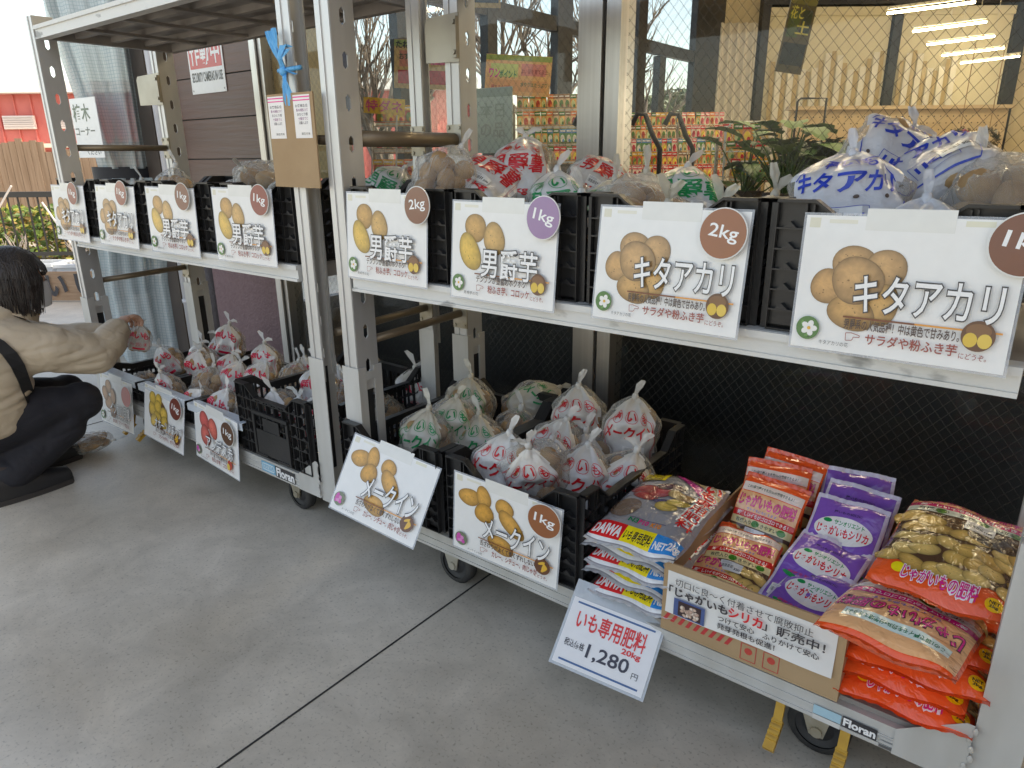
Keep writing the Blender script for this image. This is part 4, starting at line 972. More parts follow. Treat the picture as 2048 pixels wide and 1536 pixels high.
            for sg in (-1, 1):
                for q, th in ((0, .0015), (.006, .0009)): fl.line([(sg*(.080+q), .06*h), (sg*(.083+q), .55*h), (sg*(.066+q), .76*h), (sg*.03, (.86+q)*h)], th, C)
            fl.line([(-.085, .055*h), (.085, .055*h)], .0012, C); fl.text('1kg', -.02, .10*h, .045, .022, C, 0, .03)
        elif ty == 'kita':
            fl.text('キタアカリ', -.078, .50*h, .156, .036, C, 0, .028)
            for q, th in ((0, .0022), (.005, .001)): fl.line([(-.085, (.42+q)*h), (-.06, (.10+q)*h), (.06, (.10+q)*h), (.085, (.42+q)*h)], th, C); fl.line([(-.085, .62*h), (-.05, (.84+q)*h), (.05, (.84+q)*h), (.085, .62*h)], th, C)
            fl.line([(-.028, .16*h), (.028, .16*h), (.028, .36*h), (-.028, .36*h), (-.028, .16*h)], .001, C); fl.text('1kg', -.02, .20*h, .04, .024, C, 0, .022)
            for k, ch in enumerate('種いも'): fl.text(ch, (-.04, -.01, .02)[k], .74*h, .02, .02, C, 0, .03)
            for q in ((-.06, .3), (.055, .45), (.01, .45)): fl.disc(q[0], q[1]*h, .004, .004, (.10, .07, .06), 0, 10)
        elif ty == 'seed':
            for k, ch in enumerate('種いも'): fl.text(ch, (-.052, -.017, .018)[k], (.54, .58, .54)[k]*h, .033, .038, C, 0, .028)
            for k, ch in enumerate('北海道'): fl.ring((-.034, 0, .034)[k], .34*h, .012, .0012, C, 0, 16); fl.text(ch, (-.034, 0, .034)[k]-.008, .34*h-.008, .016, .016, C, 0, .03)
            for sg in (-1, 1): fl.line([(sg*.068, .15*h), (sg*.062, .6*h), (sg*.03, .78*h)], .0018, C)
            fl.rect(-.03, .15*h, .03, .22*h, C, 0)
        elif ty == 'mono':
            fl.text('貯蔵', -.045, .50*h, .09, .042, C, 0, .025); fl.text('新じゃが', -.04, .35*h, .08, .018, C, 0, .02)
        parts.append(('bag_lettering', fl.wrap(fn, .009, .0016).mesh('bag_lettering', M_bagprint)))
        if style.endswith('L') or rg.random() < 0: pass
        st = Flat(); sx, sz = rg.uniform(-.03, .02), .20*h
        st.rect(sx, sz, sx+.044, sz+.030, (.78, .78, .76), 3); st.text('506', sx+.029, sz+.008, .012, .007, (.03, .03, .03), 4, .02)
        for k in range(12): st.rect(sx+.004+k*.0019, sz+.010, sx+.004+k*.0019+(.0011 if k % 3 else .0006), sz+.020, (.04, .04, .04), 4)
        for k in range(2): st.rect(sx+.004, sz+.023+k*.003, sx+.022, sz+.0243+k*.003, (.4, .4, .4), 4)
        parts.append(('price_sticker', st.wrap(fn, .008, .0018).mesh('price_sticker', M_bagprint)))
    return parts
KITS = {
 'red1': bag_kit(1, style='red_may'), 'red2': bag_kit(2, style='red_may', w=.15), 'red3': bag_kit(12, style='red_may', w=.16, ears=2),
 'grn1': bag_kit(3, style='green_may', film=M_cream), 'grn2': bag_kit(4, style='green_may', film=M_cream, w=.15),
 'danr1': bag_kit(5, w=.20, d=.14, h=.235, style='red_dan', big=True), 'danr2': bag_kit(6, w=.205, d=.14, h=.23, style='red_dan', big=True, ears=2),
 'dang1': bag_kit(7, w=.165, d=.12, h=.19, style='green_dan', film=M_white), 'dang2': bag_kit(8, w=.165, d=.12, h=.185, style='green_dan', film=M_cream),
 'blu1': bag_kit(9, w=.20, d=.14, h=.20, style='blue_kita', film=M_bluewhite), 'blu2': bag_kit(10, w=.20, d=.14, h=.21, style='blue_kita', film=M_bluewhite, ears=2),
 'seed1': bag_kit(13, w=.145, d=.105, h=.17, style='rose_seed', ears=2, front=1.15), 'seed2': bag_kit(14, w=.15, d=.11, h=.16, style='rose_seed', ears=1, front=.95), 'seed3': bag_kit(15, w=.14, d=.10, h=.175, style='rose_seed', film=M_haze, ears=2),
 'clr1': bag_kit(16, w=.155, d=.115, h=.185, clear=True), 'clr2': bag_kit(17, w=.19, d=.15, h=.23, clear=True, big=True), 'mono': bag_kit(18, w=.15, d=.115, h=.17, style='black_mono', film=M_cream, ears=2)}
def bag(kit, label, loc, rot=(0, 0, 0), group=None, sticker=True, sc=1):
    if group and group.endswith('in the lower crate'): loc = (loc[0], loc[1], loc[2]+.020)
    t = thing('potato_bag', label, 'potato bag', loc, tuple(R(a) for a in rot), group); t.scale = (sc*1.06,)*3
    for n, me in KITS[kit]:
        if n == 'price_sticker' and not sticker: continue
        link(n, me, t)
    return t
F = 36   # facing the viewer: turn bags a little towards the camera side
# lower crate A: green printed
BS = 1.12
g = 'green printed bags in the lower crate'
bag('grn1', 'green printed bag at the front left of the green crate, knot leaning right', (-1.40, 1.345, .262), (-8, 4, 18), g)
bag('grn2', 'green printed bag right behind the front left one, bare potatoes showing at its side', (-1.40, 1.455, .275), (-4, 6, 30), g)
bag('grn1', 'green printed bag at the back of the green crate with upright knot', (-1.455, 1.62, .285), (0, 3, 24), g)
bag('grn2', 'green printed bag lying at the back right corner of the green crate', (-1.34, 1.70, .33), (-35, 50, 20), g)
bag('grn1', 'green printed bag low in the right of the green crate, partly hidden', (-1.28, 1.48, .225), (-10, -6, 20), g)
bag('grn2', 'green printed bag sunk in the back left of the green crate', (-1.50, 1.55, .225), (0, 0, 40), g, False)
bag('clr1', 'clear bag of potatoes between the two crates under the green bags', (-1.27, 1.62, .225), (0, 8, 20), g)
# lower crate B: red printed
g = 'red printed bags in the lower crate'
bag('red1', 'red printed bag at the front left of the red crate, standing with a price sticker', (-1.075, 1.300, .285), (-8, 6, 16), g)
bag('red3', 'red printed bag tipped forward at the front of the red crate, knot facing out', (-.985, 1.375, .325), (34, -10, 25), g, False)
bag('red2', 'red printed bag standing in the middle right of the red crate, knot tilted right', (-.905, 1.415, .255), (-4, 8, 26), g, False)
bag('red3', 'red printed bag behind the middle right one with potatoes showing at its side', (-.845, 1.495, .245), (4, 14, 36), g, False)
bag('red2', 'red printed bag at the back left of the red crate, upright', (-1.045, 1.655, .325), (0, -3, 26), g, False)
bag('red1', 'back right red printed bag of the red crate with tallest knot and a sticker', (-.885, 1.665, .325), (0, 2, 26), g)
bag('red2', 'red printed bag leaning behind the front left bag in the red crate', (-1.06, 1.50, .275), (-6, 14, 10), g, False)
bag('red1', 'red printed bag low in the centre of the red crate, mostly covered', (-1.015, 1.46, .235), (0, 0, 30), g, False)
bag('red2', 'red printed bag lying flat under the back right bag', (-.83, 1.63, .25), (80, 0, 40), g, False)
bag('clr1', 'clear bag of potatoes under the tipped red bag', (-.99, 1.33, .225), (0, 4, 0), g)
bag('red3', 'red printed bag low at the back of the red crate under the two upright ones', (-.97, 1.60, .225), (6, -8, 20), g, False)
# tall lattice crate
g = 'red printed bags in the tall lattice crate'
bag('seed2', 'small red printed bag at the front left of the lattice crate', (-2.03, 1.335, .27), (20, -8, 20), g, False)
bag('seed1', 'small white bag with fanned knot at the front right of the lattice crate', (-1.885, 1.365, .25), (-6, 6, 30), g, False)
bag('seed3', 'hazy bag low in the front of the lattice crate beneath the others', (-1.95, 1.32, .225), (0, 0, 0), g, False)
bag('red2', 'red printed bag lying in the back right of the lattice crate behind the post', (-1.83, 1.60, .30), (62, 30, 20), g, False)
bag('seed1', 'white bag with a pale knot against the back right wall of the lattice crate', (-1.80, 1.70, .27), (0, 10, 40), g, False)
bag('seed2', 'red printed bag in the back left of the lattice crate', (-2.05, 1.58, .27), (0, -6, 24), g, False)
bag('clr1', 'clear bag of potatoes at the bottom of the lattice crate', (-1.95, 1.52, .225), (0, 0, 0), g)
bag('seed1', 'bag with two ears behind the lattice crate\'s front left corner', (-2.03, 1.46, .29), (-8, 4, 30), g, False)
# trays
g = 'seed potato bags in the low trays'
B3 = [('seed3', -3.14, 1.49, .25, (10, -22, 30), 'crumpled red printed bag nearest the person\'s hand in the half empty tray'),
 ('seed1', -3.03, 1.55, .26, (14, 12, 20), 'red printed bag right of the crumpled one in the half empty tray'),
 ('seed2', -3.16, 1.33, .225, (70, 30, 60), 'bag lying loose at the front of the half empty tray'),
 ('seed1', -2.98, 1.66, .33, (4, 8, 30), 'tallest standing bag with big red character at the back of the trays'),
 ('seed3', -3.06, 1.68, .26, (-6, -12, 30), 'hazy bag with frilly top behind the red printed ones, left of the tallest'),
 ('seed2', -2.90, 1.48, .29, (36, 10, 35), 'red circle printed bag between the first and second trays'),
 ('seed1', -2.79, 1.29, .235, (6, -18, 12), 'large lettered bag at the front left of the middle tray'),
 ('clr1', -2.70, 1.36, .235, (-6, 10, 30), 'clear potato bag beside the lettered bag in the middle tray'),
 ('seed2', -2.61, 1.30, .235, (20, 28, -10), 'red circle printed bag leaning right at the front of the middle tray'),
 ('seed3', -2.64, 1.44, .26, (-4, 16, 30), 'hazy bag behind the leaning one in the middle tray'),
 ('seed1', -2.78, 1.52, .25, (-6, 10, 24), 'white bag at the back of the middle tray'),
 ('seed2', -2.42, 1.285, .235, (6, 8, 8), 'red lined white bag at the front of the tray behind the red potato sign'),
 ('clr1', -2.33, 1.33, .23, (0, 12, 30), 'clear potato bag touching the tall lattice crate'),
 ('seed3', -2.46, 1.44, .29, (-10, 14, 20), 'tall hazy bag with long tails in the tray behind the red potato sign'),
 ('seed1', -2.58, 1.60, .31, (0, 0, 26), 'white bag with one long upright tail at the back of the trays'),
 ('clr1', -2.36, 1.56, .27, (0, 6, 10), 'clear bag of potatoes behind the tails, third tray back'),
 ('seed2', -2.42, 1.68, .27, (0, -4, 30), 'red printed bag in the back corner of the third tray'),
 ('seed1', -2.26, 1.62, .27, (8, 8, 30), 'white eared bag right at the back of the third tray beside the lattice crate')]
for kit, x, y, z, rot, lb in B3: bag(kit, lb, (x, y, z-.025), (rot[0]-12, rot[1]*1.3, rot[2]), g, False, .86)
# upper right shelf
g = 'large potato bags heaped on the right upper shelf'
bag('clr2', 'large clear bag of big potatoes by the post on the right upper shelf', (-1.335, 1.36, 1.035), (-14, 20, 30), g, sc=.82)
bag('danr1', 'large red printed bag lying at the front of the heap, sticker on it', (-1.265, 1.42, 1.06), (-58, 28, 20), g, sc=.88)
bag('danr2', 'large red printed bag standing knot up at the back of the heap', (-1.20, 1.57, 1.05), (-22, -2, 30), g, False, .84)
bag('danr1', 'large red printed bag at the far right of the red heap beside the mullion', (-1.07, 1.67, 1.045), (-48, 32, 26), g, sc=.86)
bag('danr2', 'red printed bag at the back left of the heap behind the clear bag', (-1.36, 1.62, 1.03), (-52, 10, 20), g, False, .86)
bag('danr2', 'red printed bag buried under the heap by the post', (-1.33, 1.50, .905), (0, 0, 20), g, False)
bag('clr2', 'clear bag lying at the front under the purple badge crate', (-.985, 1.385, .975), (-75, 0, 30), g)
bag('clr1', 'clear bag in the far corner behind the post, sunk in the crate', (-1.44, 1.66, .97), (-20, -10, 30), g)
g = 'green printed bags on the right upper shelf'
bag('dang1', 'green printed bag with round characters in front of the red heap', (-.985, 1.46, .965), (-22, 0, 30), g, False)
bag('dang2', 'green printed bag with thin knot right of the round character one', (-.90, 1.50, .945), (-16, 8, 40), g, False)
bag('dang2', 'green printed bag with long pale knot before the aluminium mullion', (-.84, 1.58, .955), (-12, 0, 28), g, False)
bag('dang1', 'green printed bag standing alone on the right, top showing large characters', (-.735, 1.62, .99), (-34, 6, 24), g)
bag('clr2', 'golden clear bag lying between the green ones', (-.72, 1.44, 1.03), (-74, 10, 50), g)
bag('clr1', 'clear bag beneath the green printed bags', (-.87, 1.36, .905), (0, 0, 30), g)
g = 'cream bags with white knots in the copper badge crate'
bag('mono', 'cream bag with a white knot at the left of the copper badge crate', (-.665, 1.35, .915), (10, 0, 30), g, False)
bag('mono', 'cream bag with a white knot in the middle of the copper badge crate', (-.575, 1.375, .91), (6, 6, 10), g, False)
bag('mono', 'cream bag with dark lettering and tallest white knot by the copper badge', (-.505, 1.45, .935), (-16, 12, 34), g, False)
bag('mono', 'cream bag at the back right of the copper badge crate, only its knot showing', (-.45, 1.58, .91), (0, 0, 50), g, False)
g = 'blue printed bags heaped at the right'
bag('blu1', 'blue printed bag at the front of the heap with a large barcode sticker', (-.325, 1.39, 1.0), (-26, -2, 18), g)
bag('blu2', 'blue printed bag on top of the heap with a thick slanting tail', (-.345, 1.62, 1.085), (-38, 34, 12), g, False)
bag('blu2', 'blue printed bag lying on its side at the right, 1kg box showing', (-.165, 1.56, 1.095), (-62, -34, 16), g)
bag('blu1', 'blue printed bag sunk low at the front right behind the big sign', (-.20, 1.36, .905), (-10, 0, 20), g, False)
bag('clr2', 'clear bag with dark potatoes at the right edge of the photo', (-.04, 1.47, .985), (-34, -20, 20), g)
bag('clr2', 'clear bag of brown potatoes beneath the topmost blue bag', (-.30, 1.64, .93), (-10, 10, 20), g)
bag('blu1', 'blue printed bag supporting the pile at the back right', (-.14, 1.62, .92), (-6, 0, 20), g, False)
# upper left shelf
g = 'clear potato bags on the left upper shelf'
for x, y, z, rot, lb, kit in ((-2.80, 1.42, .965, (0, 10, 20), 'clear bag peaking above the second sign on the left shelf', 'clr1'), (-2.42, 1.45, .955, (20, 30, 30), 'clear bag above the third sign on the left shelf', 'clr1'), (-2.52, 1.58, 1.0, (40, 30, 50), 'clear bag lying behind the third sign, bluish highlights', 'clr2'),
 (-2.28, 1.56, 1.0, (50, -20, 30), 'clear bag of pale potatoes with a small tail left of the fourth sign', 'clr2'), (-2.0, 1.42, .96, (30, 10, 20), 'clear bag behind the fourth sign on the left shelf', 'clr1'), (-3.2, 1.5, .90, (0, 0, 0), 'clear bag sunk in the outermost left crate', 'clr1'), (-1.86, 1.62, .99, (-30, 30, 20), 'pale green printed bag between the cardboard and the twin posts', 'dang1')):
    bag(kit, lb, (x, y, z), rot, g, False)
# bag on the floor
fb = bag('clr1', 'flat clear bag of dark red potatoes lying on the concrete floor', (-3.17, 1.00, .040), (-86, 0, -50), None)
fb.scale = (1.0, .60, .95)
# ------------------------------------------------------------------ pillow packs
def pillow(W_, H_, T, seed, col, seam=.010, wr=.0025, crimp=(.7, .7, .7), bulge=2.6, n=(26, 34)):
    rg = random.Random(seed); ph = [rg.uniform(0, 6.3) for _ in range(8)]
    def S3(u, v, side=1):
        a, b = 2*u-1, 2*v-1
        f = max(0, (1-abs(a)**bulge))**.5*max(0, (1-abs(b)**(bulge+1.5)))**(.75 if b < 0 else .42)
        w_ = wr*(math.sin(7*u+5*v+ph[0])+.7*math.sin(13*v-4*u+ph[1])+.6*math.sin(17*u+ph[2])*math.sin(9*v+ph[3]))*(.4+.6*f)
        edge = .0045*(math.sin(11*u+ph[4])*(abs(b)**6)+math.sin(9*v+ph[5])*(abs(a)**6))
        pinch = 1-.055*(1-f)*(abs(b)**3)*0
        return Vector((a*W_/2*(1-.02*abs(b)**2*f), b*H_/2*(1-.02*abs(a)**2), side*T/2*f+w_+edge))
    mb = MB()
    for sd in (1, -1): mb.grid(lambda a, b: S3(a, b, sd), n[0], n[1], 0, col)
    for sg in (-1, 1):
        mb.grid(lambda a, b: S3(a, 0 if sg < 0 else 1)+Vector((0, sg*seam*b, .0015*math.sin(a*60)*b)), 40, 2, 0, crimp if crimp != (.7, .7, .7) else tuple(c*.85 for c in col))
    def fn(x, y):
        u, v = x/W_+.5, y/H_+.5; e = .01
        P = S3(u, v); a = S3(u+e, v)-S3(u-e, v); b = S3(u, v+e)-S3(u, v-e); return P, a.cross(b).normalized()
    return mb, fn
def sticker(fl, x, y, w, h, rg, ly=8, txt='680'):
    fl.rect(x, y, x+w, y+h, (.76, .76, .74), ly); fl.text(txt, x+w*.66, y+h*.25, w*.26, h*.22, (.03, .03, .03), ly+1, .02)
    for k in range(13): fl.rect(x+w*.08+k*w*.042, y+h*.32, x+w*.08+k*w*.042+w*(.024 if k % 3 else .012), y+h*.66, (.04, .04, .04), ly+1)
    for k in range(2): fl.rect(x+w*.08, y+h*(.76+.1*k), x+w*.5, y+h*(.80+.1*k), (.4, .4, .4), ly+1)
REDC, YEL, BLU, PNK, ORG = lin(225, 35, 40), lin(250, 225, 40), lin(30, 140, 215), lin(225, 40, 140), lin(243, 92, 42)
def kit_daiwa(seed):
    Wd, Hd = .265, .36; mb, fn = pillow(Wd, Hd, .052, seed, lin(150, 148, 152), crimp=(.72, .72, .73)); fl = Flat(); rg = random.Random(seed)
    x0 = -Wd/2+.004
    fl.rect(x0, -.178, -x0, -.170, (.76, .76, .77), 0)
    fl.rect(x0, -.170, x0+.095, -.118, REDC, 0); fl.text('DAIWA', x0+.006, -.161, .082, .030, (.85, .85, .85), 1, .04, shear=.006)
    fl.rect(x0+.095, -.170, x0+.182, -.118, YEL, 0); fl.text('いも専用肥料', x0+.099, -.162, .079, .032, (.02, .02, .03), 1, .035)
    fl.rect(x0+.182, -.170, -x0, -.118, BLU, 0); fl.text('NET', x0+.188, -.161, .034, .020, (.85, .85, .85), 1, .04); fl.text('2kg', x0+.225, -.164, .030, .032, (.85, .85, .85), 1, .04)
    for t_, x, c in (('N3', -.045, lin(0, 130, 80)), ('P10', -.015, lin(225, 40, 130)), ('K10', .022, lin(240, 140, 40))): fl.text(t_, x, -.103, .028, .015, c, 1, .03)
    fl.rect(-.05, -.086, .06, -.0845, lin(60, 60, 110), 0)
    fl.disc(-.085, -.045, .042, .050, lin(120, 95, 78), 0, 24)
    for k, (x, y, a, b, r_, c) in enumerate([(-.075, .055, .045, .022, .2, (.32, .02, .02)), (-.06, .025, .04, .018, -.1, (.38, .03, .03)), (-.025, .05, .035, .022, .3, (.42, .03, .04)), (-.01, .085, .045, .016, .1, (.10, .04, .05)), (.0, .01, .03, .012, 0, (.06, .05, .14)), (.02, -.01, .036, .022, -.1, (.62, .42, .08)), (.045, .02, .036, .020, .2, (.66, .46, .10)), (.05, .055, .03, .018, .3, (.36, .20, .08)), (.02, .055, .026, .018, 0, (.45, .30, .12))]): fl.potato(x, y, a, b, r_, c, 1+k, rg)
    fl.rect(-.128, .110, -.045, .172, YEL, 10)
    for k in range(4): fl.text(('美味しい', 'イモを', 'つくる', '専用肥料')[k], -.118, .155-k*.014, .062, .010, (.25, .10, .03), 11, .02)
    fl.poly([(-.045, .172), (-.01, .172), (.125, .10), (.125, .06)], lin(205, 60, 150), 5); fl.poly([(.0, .172), (.125, .172), (.125, .11)], lin(215, 190, 150), 5)
    for k, ch in enumerate('いも専用肥料'): fl.text(ch, .076, .128-k*.040, .044, .036, REDC, 12, .05, outline=((.86, .86, .86), .11))
    return [('film', mb.mesh('film', M_pack, True)), ('pack_printing', fl.wrap(fn, .012, .0010, .00015).mesh('pack_printing', M_pack))]
def kit_orange(seed, face='photo'):
    Wd, Hd = .255, .34; mb, fn = pillow(Wd, Hd, .060, seed, ORG); fl = Flat(); rg = random.Random(seed); X0 = -Wd/2+.005
    fl.disc(X0+.045, -.128, .014, .014, YEL, 2, 18)
    fl.text('じゃがいもの肥料', -.068, -.150, .142, .036, PNK, 3, .03, outline=((.86, .80, .84), .085))
    fl.disc(.103, -.142, .016, .016, lin(250, 195, 30), 2, 18); fl.text('NET', .094, -.141, .018, .007, (.05, .03, .02), 3, .03); fl.text('2kg', .095, -.151, .016, .008, (.05, .03, .02), 3, .03)
    if face == 'photo':
        fl.rect(X0, -.108, -X0, .10, (.11, .055, .03), 0)
        for k in range(26):
            fl.potato(X0+.02+(k % 6)*.043+rg.uniform(-.01, .01)+(.02 if (k//6) % 2 else 0), -.095+(k//6)*.040+rg.uniform(-.008, .008), rg.uniform(.026, .034), rg.uniform(.018, .023), rg.uniform(-.4, .4), rg.choice([(.55, .35, .10), (.62, .42, .14), (.50, .30, .08)]), 1+k*.2, rg)
        fl.disc(.06, .05, .05, .03, (.05, .022, .015), 7, 18)
        fl.rect(X0, .095, -X0, .116, (.62, .64, .55), 8); fl.text('有機入り　まきやすい粒状', X0+.02, .099, .20, .013, (.05, .08, .05), 9, .02)
        for x in (-.055, .03, .095): fl.disc(x, .105, .012, .010, lin(60, 120, 40), 9, 10)
        fl.rect(X0, .116, -X0, .135, lin(200, 30, 100), 8); fl.text('美味しいイモがゴロゴロできる', X0+.02, .119, .21, .013, (.85, .8, .8), 9, .02)
        fl.rect(X0, .135, -X0, .166, lin(236, 175, 125), 8); fl.text('じゃがいもの肥料', X0+.02, .138, .21, .024, PNK, 10, .04)
        sticker(fl, .0, .060, .058, .036, rg, 11, '1180')
    else:
        fl.rect(X0, -.10, -X0, .166, lin(238, 180, 130), 0); fl.rect(X0, -.118, -X0, -.10, lin(240, 110, 50), 0)
        fl.text('この1袋で種イモを約3kg分栽培できるよ！', X0+.03, .112, .18, .017, lin(0, 120, 80), 3, .02, rot=0); fl.rect(X0+.02, .104, -X0-.03, .136, lin(215, 235, 232), 1)
        fl.text('じゃがいもの肥料', X0+.012, .040, .23, .052, PNK, 4, .045, outline=((.10, .03, .06), .075))
        fl.text('サトイモにも使えます', X0+.06, .016, .13, .015, lin(60, 110, 200), 3, .02)
        fl.rect(X0, -.018, -X0, .008, lin(215, 25, 120), 2); fl.text('美味しいイモがゴロゴロできる', X0+.02, -.013, .20, .016, (.86, .80, .8), 3, .025)
        fl.rect(X0, -.044, -X0, -.020, (.66, .70, .62), 2); fl.text('有機入り', X0+.03, -.039, .05, .013, (.05, .09, .05), 3, .02); fl.text('まきやすい', X0+.12, -.039, .06, .013, (.05, .09, .05), 3, .02)
        fl.disc(-.02, -.035, .017, .012, lin(60, 125, 40), 3, 12)
        for k in range(10): fl.potato(X0+.02+k*.024, -.075+rg.uniform(-.015, .01), .027, .019, rg.uniform(-.4, .4), (.58, .38, .11), 2+k*.2, rg)
        sticker(fl, .02, -.085, .058, .034, rg, 8, '1180')
    return [('film', mb.mesh('film', M_pack, True)), ('pack_printing', fl.wrap(fn, .012, .0010, .00015).mesh('pack_printing', M_pack))]
def kit_small(seed, kind):
    Wd, Hd = .150, .195
    if kind == 'purple':
        PR = lin(128, 84, 178); mb, fn = pillow(Wd, Hd, .022, seed, PR, crimp=(.60, .55, .68)); fl = Flat(); rg = random.Random(seed)
        for a, b in (((-.075, -.0975), (-.068, .0975)), ((.068, -.0975), (.075, .0975))): fl.rect(a[0], a[1], b[0], b[1], (.58, .52, .66), 0)
        fl.disc(0, .030, .060, .031, (.80, .76, .74), 1, 32); fl.text('じゃがいもシリカ', -.052, .016, .104, .021, lin(215, 35, 55), 2, .04); fl.text('サンオリエント', -.022, .042, .062, .010, lin(0, 145, 80), 2, .03); fl.disc(-.036, .047, .009, .005, lin(0, 145, 80), 2, 12)
        fl.text('種いもの切口に', -.03, .068, .06, .006, (.05, .03, .12), 2, .02)
        for k, (x, y) in enumerate(((-.042, -.022), (-.012, -.032), (.022, -.040), (.048, -.050))): fl.disc(x, y, .019, .005, lin(20, 140, 80), 2, 14, -.25)
        fl.text('腐敗を抑えて', -.05, -.018, .07, .007, lin(205, 70, 120), 2, .02); fl.poly([(-.04, -.09), (.05, -.09), (.06, -.066), (-.02, -.062)], lin(190, 172, 150), 1)
        for k in range(4): fl.text('切り口によく付着しカビや腐れを防ぐ', -.05, -.058-k*.006, .10, .0035, (.68, .62, .74), 2, .0)
        sticker(fl, -.062, -.085, .046, .028, rg, 4, '550')
    else:
        mb, fn = pillow(Wd, Hd, .036, seed, ORG); fl = Flat(); rg = random.Random(seed); X0 = -.071
        fl.rect(X0, .060, -X0, .082, lin(235, 215, 205), 1); fl.text('この1袋で種イモを約1kg分栽培できるよ！', X0+.012, .066, .11, .009, (.03, .08, .05), 2, .02)
        fl.rect(X0, .012, -X0, .058, lin(238, 176, 126), 1); fl.text('じゃがいもの肥料', X0+.005, .024, .132, .028, PNK, 2, .045, outline=((.5, .1, .05), .07)); fl.text('サトイモにも使えます', X0+.03, .014, .07, .007, lin(60, 110, 200), 2, .01)
        fl.rect(X0, -.004, -X0, .012, lin(216, 40, 40), 1); fl.text('美味しいイモがゴロゴロできる！', X0+.01, -.001, .12, .010, (.85, .8, .78), 2, .025)
        fl.rect(X0, -.022, -X0, -.004, lin(225, 205, 150), 1); fl.text('有機入り　まきやすい', X0+.012, -.018, .10, .010, (.05, .06, .04), 2, .02); fl.disc(-.01, -.013, .009, .008, lin(60, 130, 40), 3, 12); fl.disc(.05, -.013, .009, .008, lin(60, 130, 40), 3, 12)
        fl.rect(X0, -.085, -X0, -.022, (.10, .05, .03), 0)
        for k in range(12): fl.potato(X0+.014+(k % 6)*.023, -.070+(k//6)*.028+rg.uniform(-.006, .006), .019, .013, rg.uniform(-.4, .4), (.60, .40, .12), 1+k*.2, rg)
        sticker(fl, -.03, -.052, .048, .027, rg, 5, '320')
    return [('film', mb.mesh('film', M_pack, True)), ('pack_printing', fl.wrap(fn, .008, .0008, .00012).mesh('pack_printing', M_pack))]
def pack(kit, label, loc, rot, group, cat='fertiliser pack', name='fertiliser_pack'):
    t = thing(name, label, cat, loc, tuple(R(a) for a in rot), group)
    for n, me in kit: link(n, me, t)
    return t
KD = [kit_daiwa(1), kit_daiwa(2)]; KO = [kit_orange(3), kit_orange(4, 'text'), kit_orange(5)]; KP = [kit_small(6, 'purple'), kit_small(7, 'purple')]; KS = [kit_small(8, 'orange'), kit_small(9, 'orange')]
g = 'grey fertiliser packs stacked beside the red crate'
for k in range(5):
    lb = ('bottom silver fertiliser pack of the stack beside the red crate', 'second silver fertiliser pack from the bottom of the stack', 'middle silver fertiliser pack of the stack', 'silver fertiliser pack just under the topmost one', 'topmost silver fertiliser pack, showing red and yellow tubers')[k]
    dk = pack(KD[k % 2], lb, (-.628+(.010, -.006, .004, -.008, 0)[k], 1.370+(.0, .010, -.004, .006, -.01)[k], .243+k*.0365), ((.5, 0, 2.5), (0, 1, -1.5), (0, 0, 1), (1, 0, -2), (2.5, 0, 3))[k], g); dk.scale = (.80, .97, 1)
# cardboard box with its pasted notice
bx = thing('cardboard_box', 'open cardboard box with a pasted notice holding orange and purple packs', 'box', (-.535, 1.195, .2165))
BW, BD, BH = .360, .50, .165
mb = MB(); mb.box(0, BW, 0, BD, 0, .005)
mb.box(0, BW, 0, .005, .0051, BH); mb.box(0, BW, BD-.005, BD, .0051, BH); mb.box(0, .005, .0051, BD-.0051, .0051, BH+.004); mb.box(BW-.005, BW, .0051, BD-.0051, .0051, BH+.004)
mb.build('box_body', M_card, bx)
fl = Flat()
for k in range(9): fl.poly([(.004+k*.017, .026), (.012+k*.017, .026), (.022+k*.017, .045), (.014+k*.017, .045)], lin(190, 60, 60), 0)
for x in (.175, .22):
    fl.line([(x, .008), (x+.03, .008), (x+.03, .045), (x, .045), (x, .008)], .0015, lin(190, 60, 60), 0); fl.disc(x+.015, .03, .008, .008, lin(190, 70, 60), 0, 10)
link('box_printing', fl.sheet('box_printing', M_bagprint, y0=-.0005), bx)
mb = MB(); mb.grid(lambda a, b: (.010+a*.335, -.0012-.004*(1-b)**3*(1+.5*math.sin(a*9)), .050+b*.098), 20, 6, 0, (.74, .73, .71)); mb.build('notice_sheet', M_print, bx, True)
fl = Flat(); ik = (.04, .035, .04)
fl.text('切口に良〜く付着させて腐敗抑止', .030, .122, .275, .018, ik, 1, .0); fl.text('「じゃがいも', .018, .098, .125, .021, ik, 1, .035); fl.text('シリカ', .146, .098, .066, .021, lin(215, 30, 40), 1, .035); fl.text('」販売中！', .213, .098, .115, .021, ik, 1, .035)
fl.text('つけて安心　ふりかけて安心', .125, .079, .195, .0135, ik, 1, .015); fl.text('発芽発根も促進！', .125, .061, .115, .0135, ik, 1, .015)
fl.rect(.030, .052, .098, .093, lin(70, 90, 140), 1); fl.rect(.040, .055, .090, .089, lin(60, 40, 40), 2); rg = random.Random(5)
for k in range(26): fl.potato(.047+rg.random()*.037, .059+rg.random()*.026, .005, .0035, rg.uniform(0, 3), rg.choice([(.5, .36, .28), (.42, .28, .22), (.6, .5, .42)]), 3+k*.05, rg)
link('notice_lettering', fl.sheet('notice_lettering', M_print, y0=-.0078), bx)
g = 'orange packs in the cardboard box'
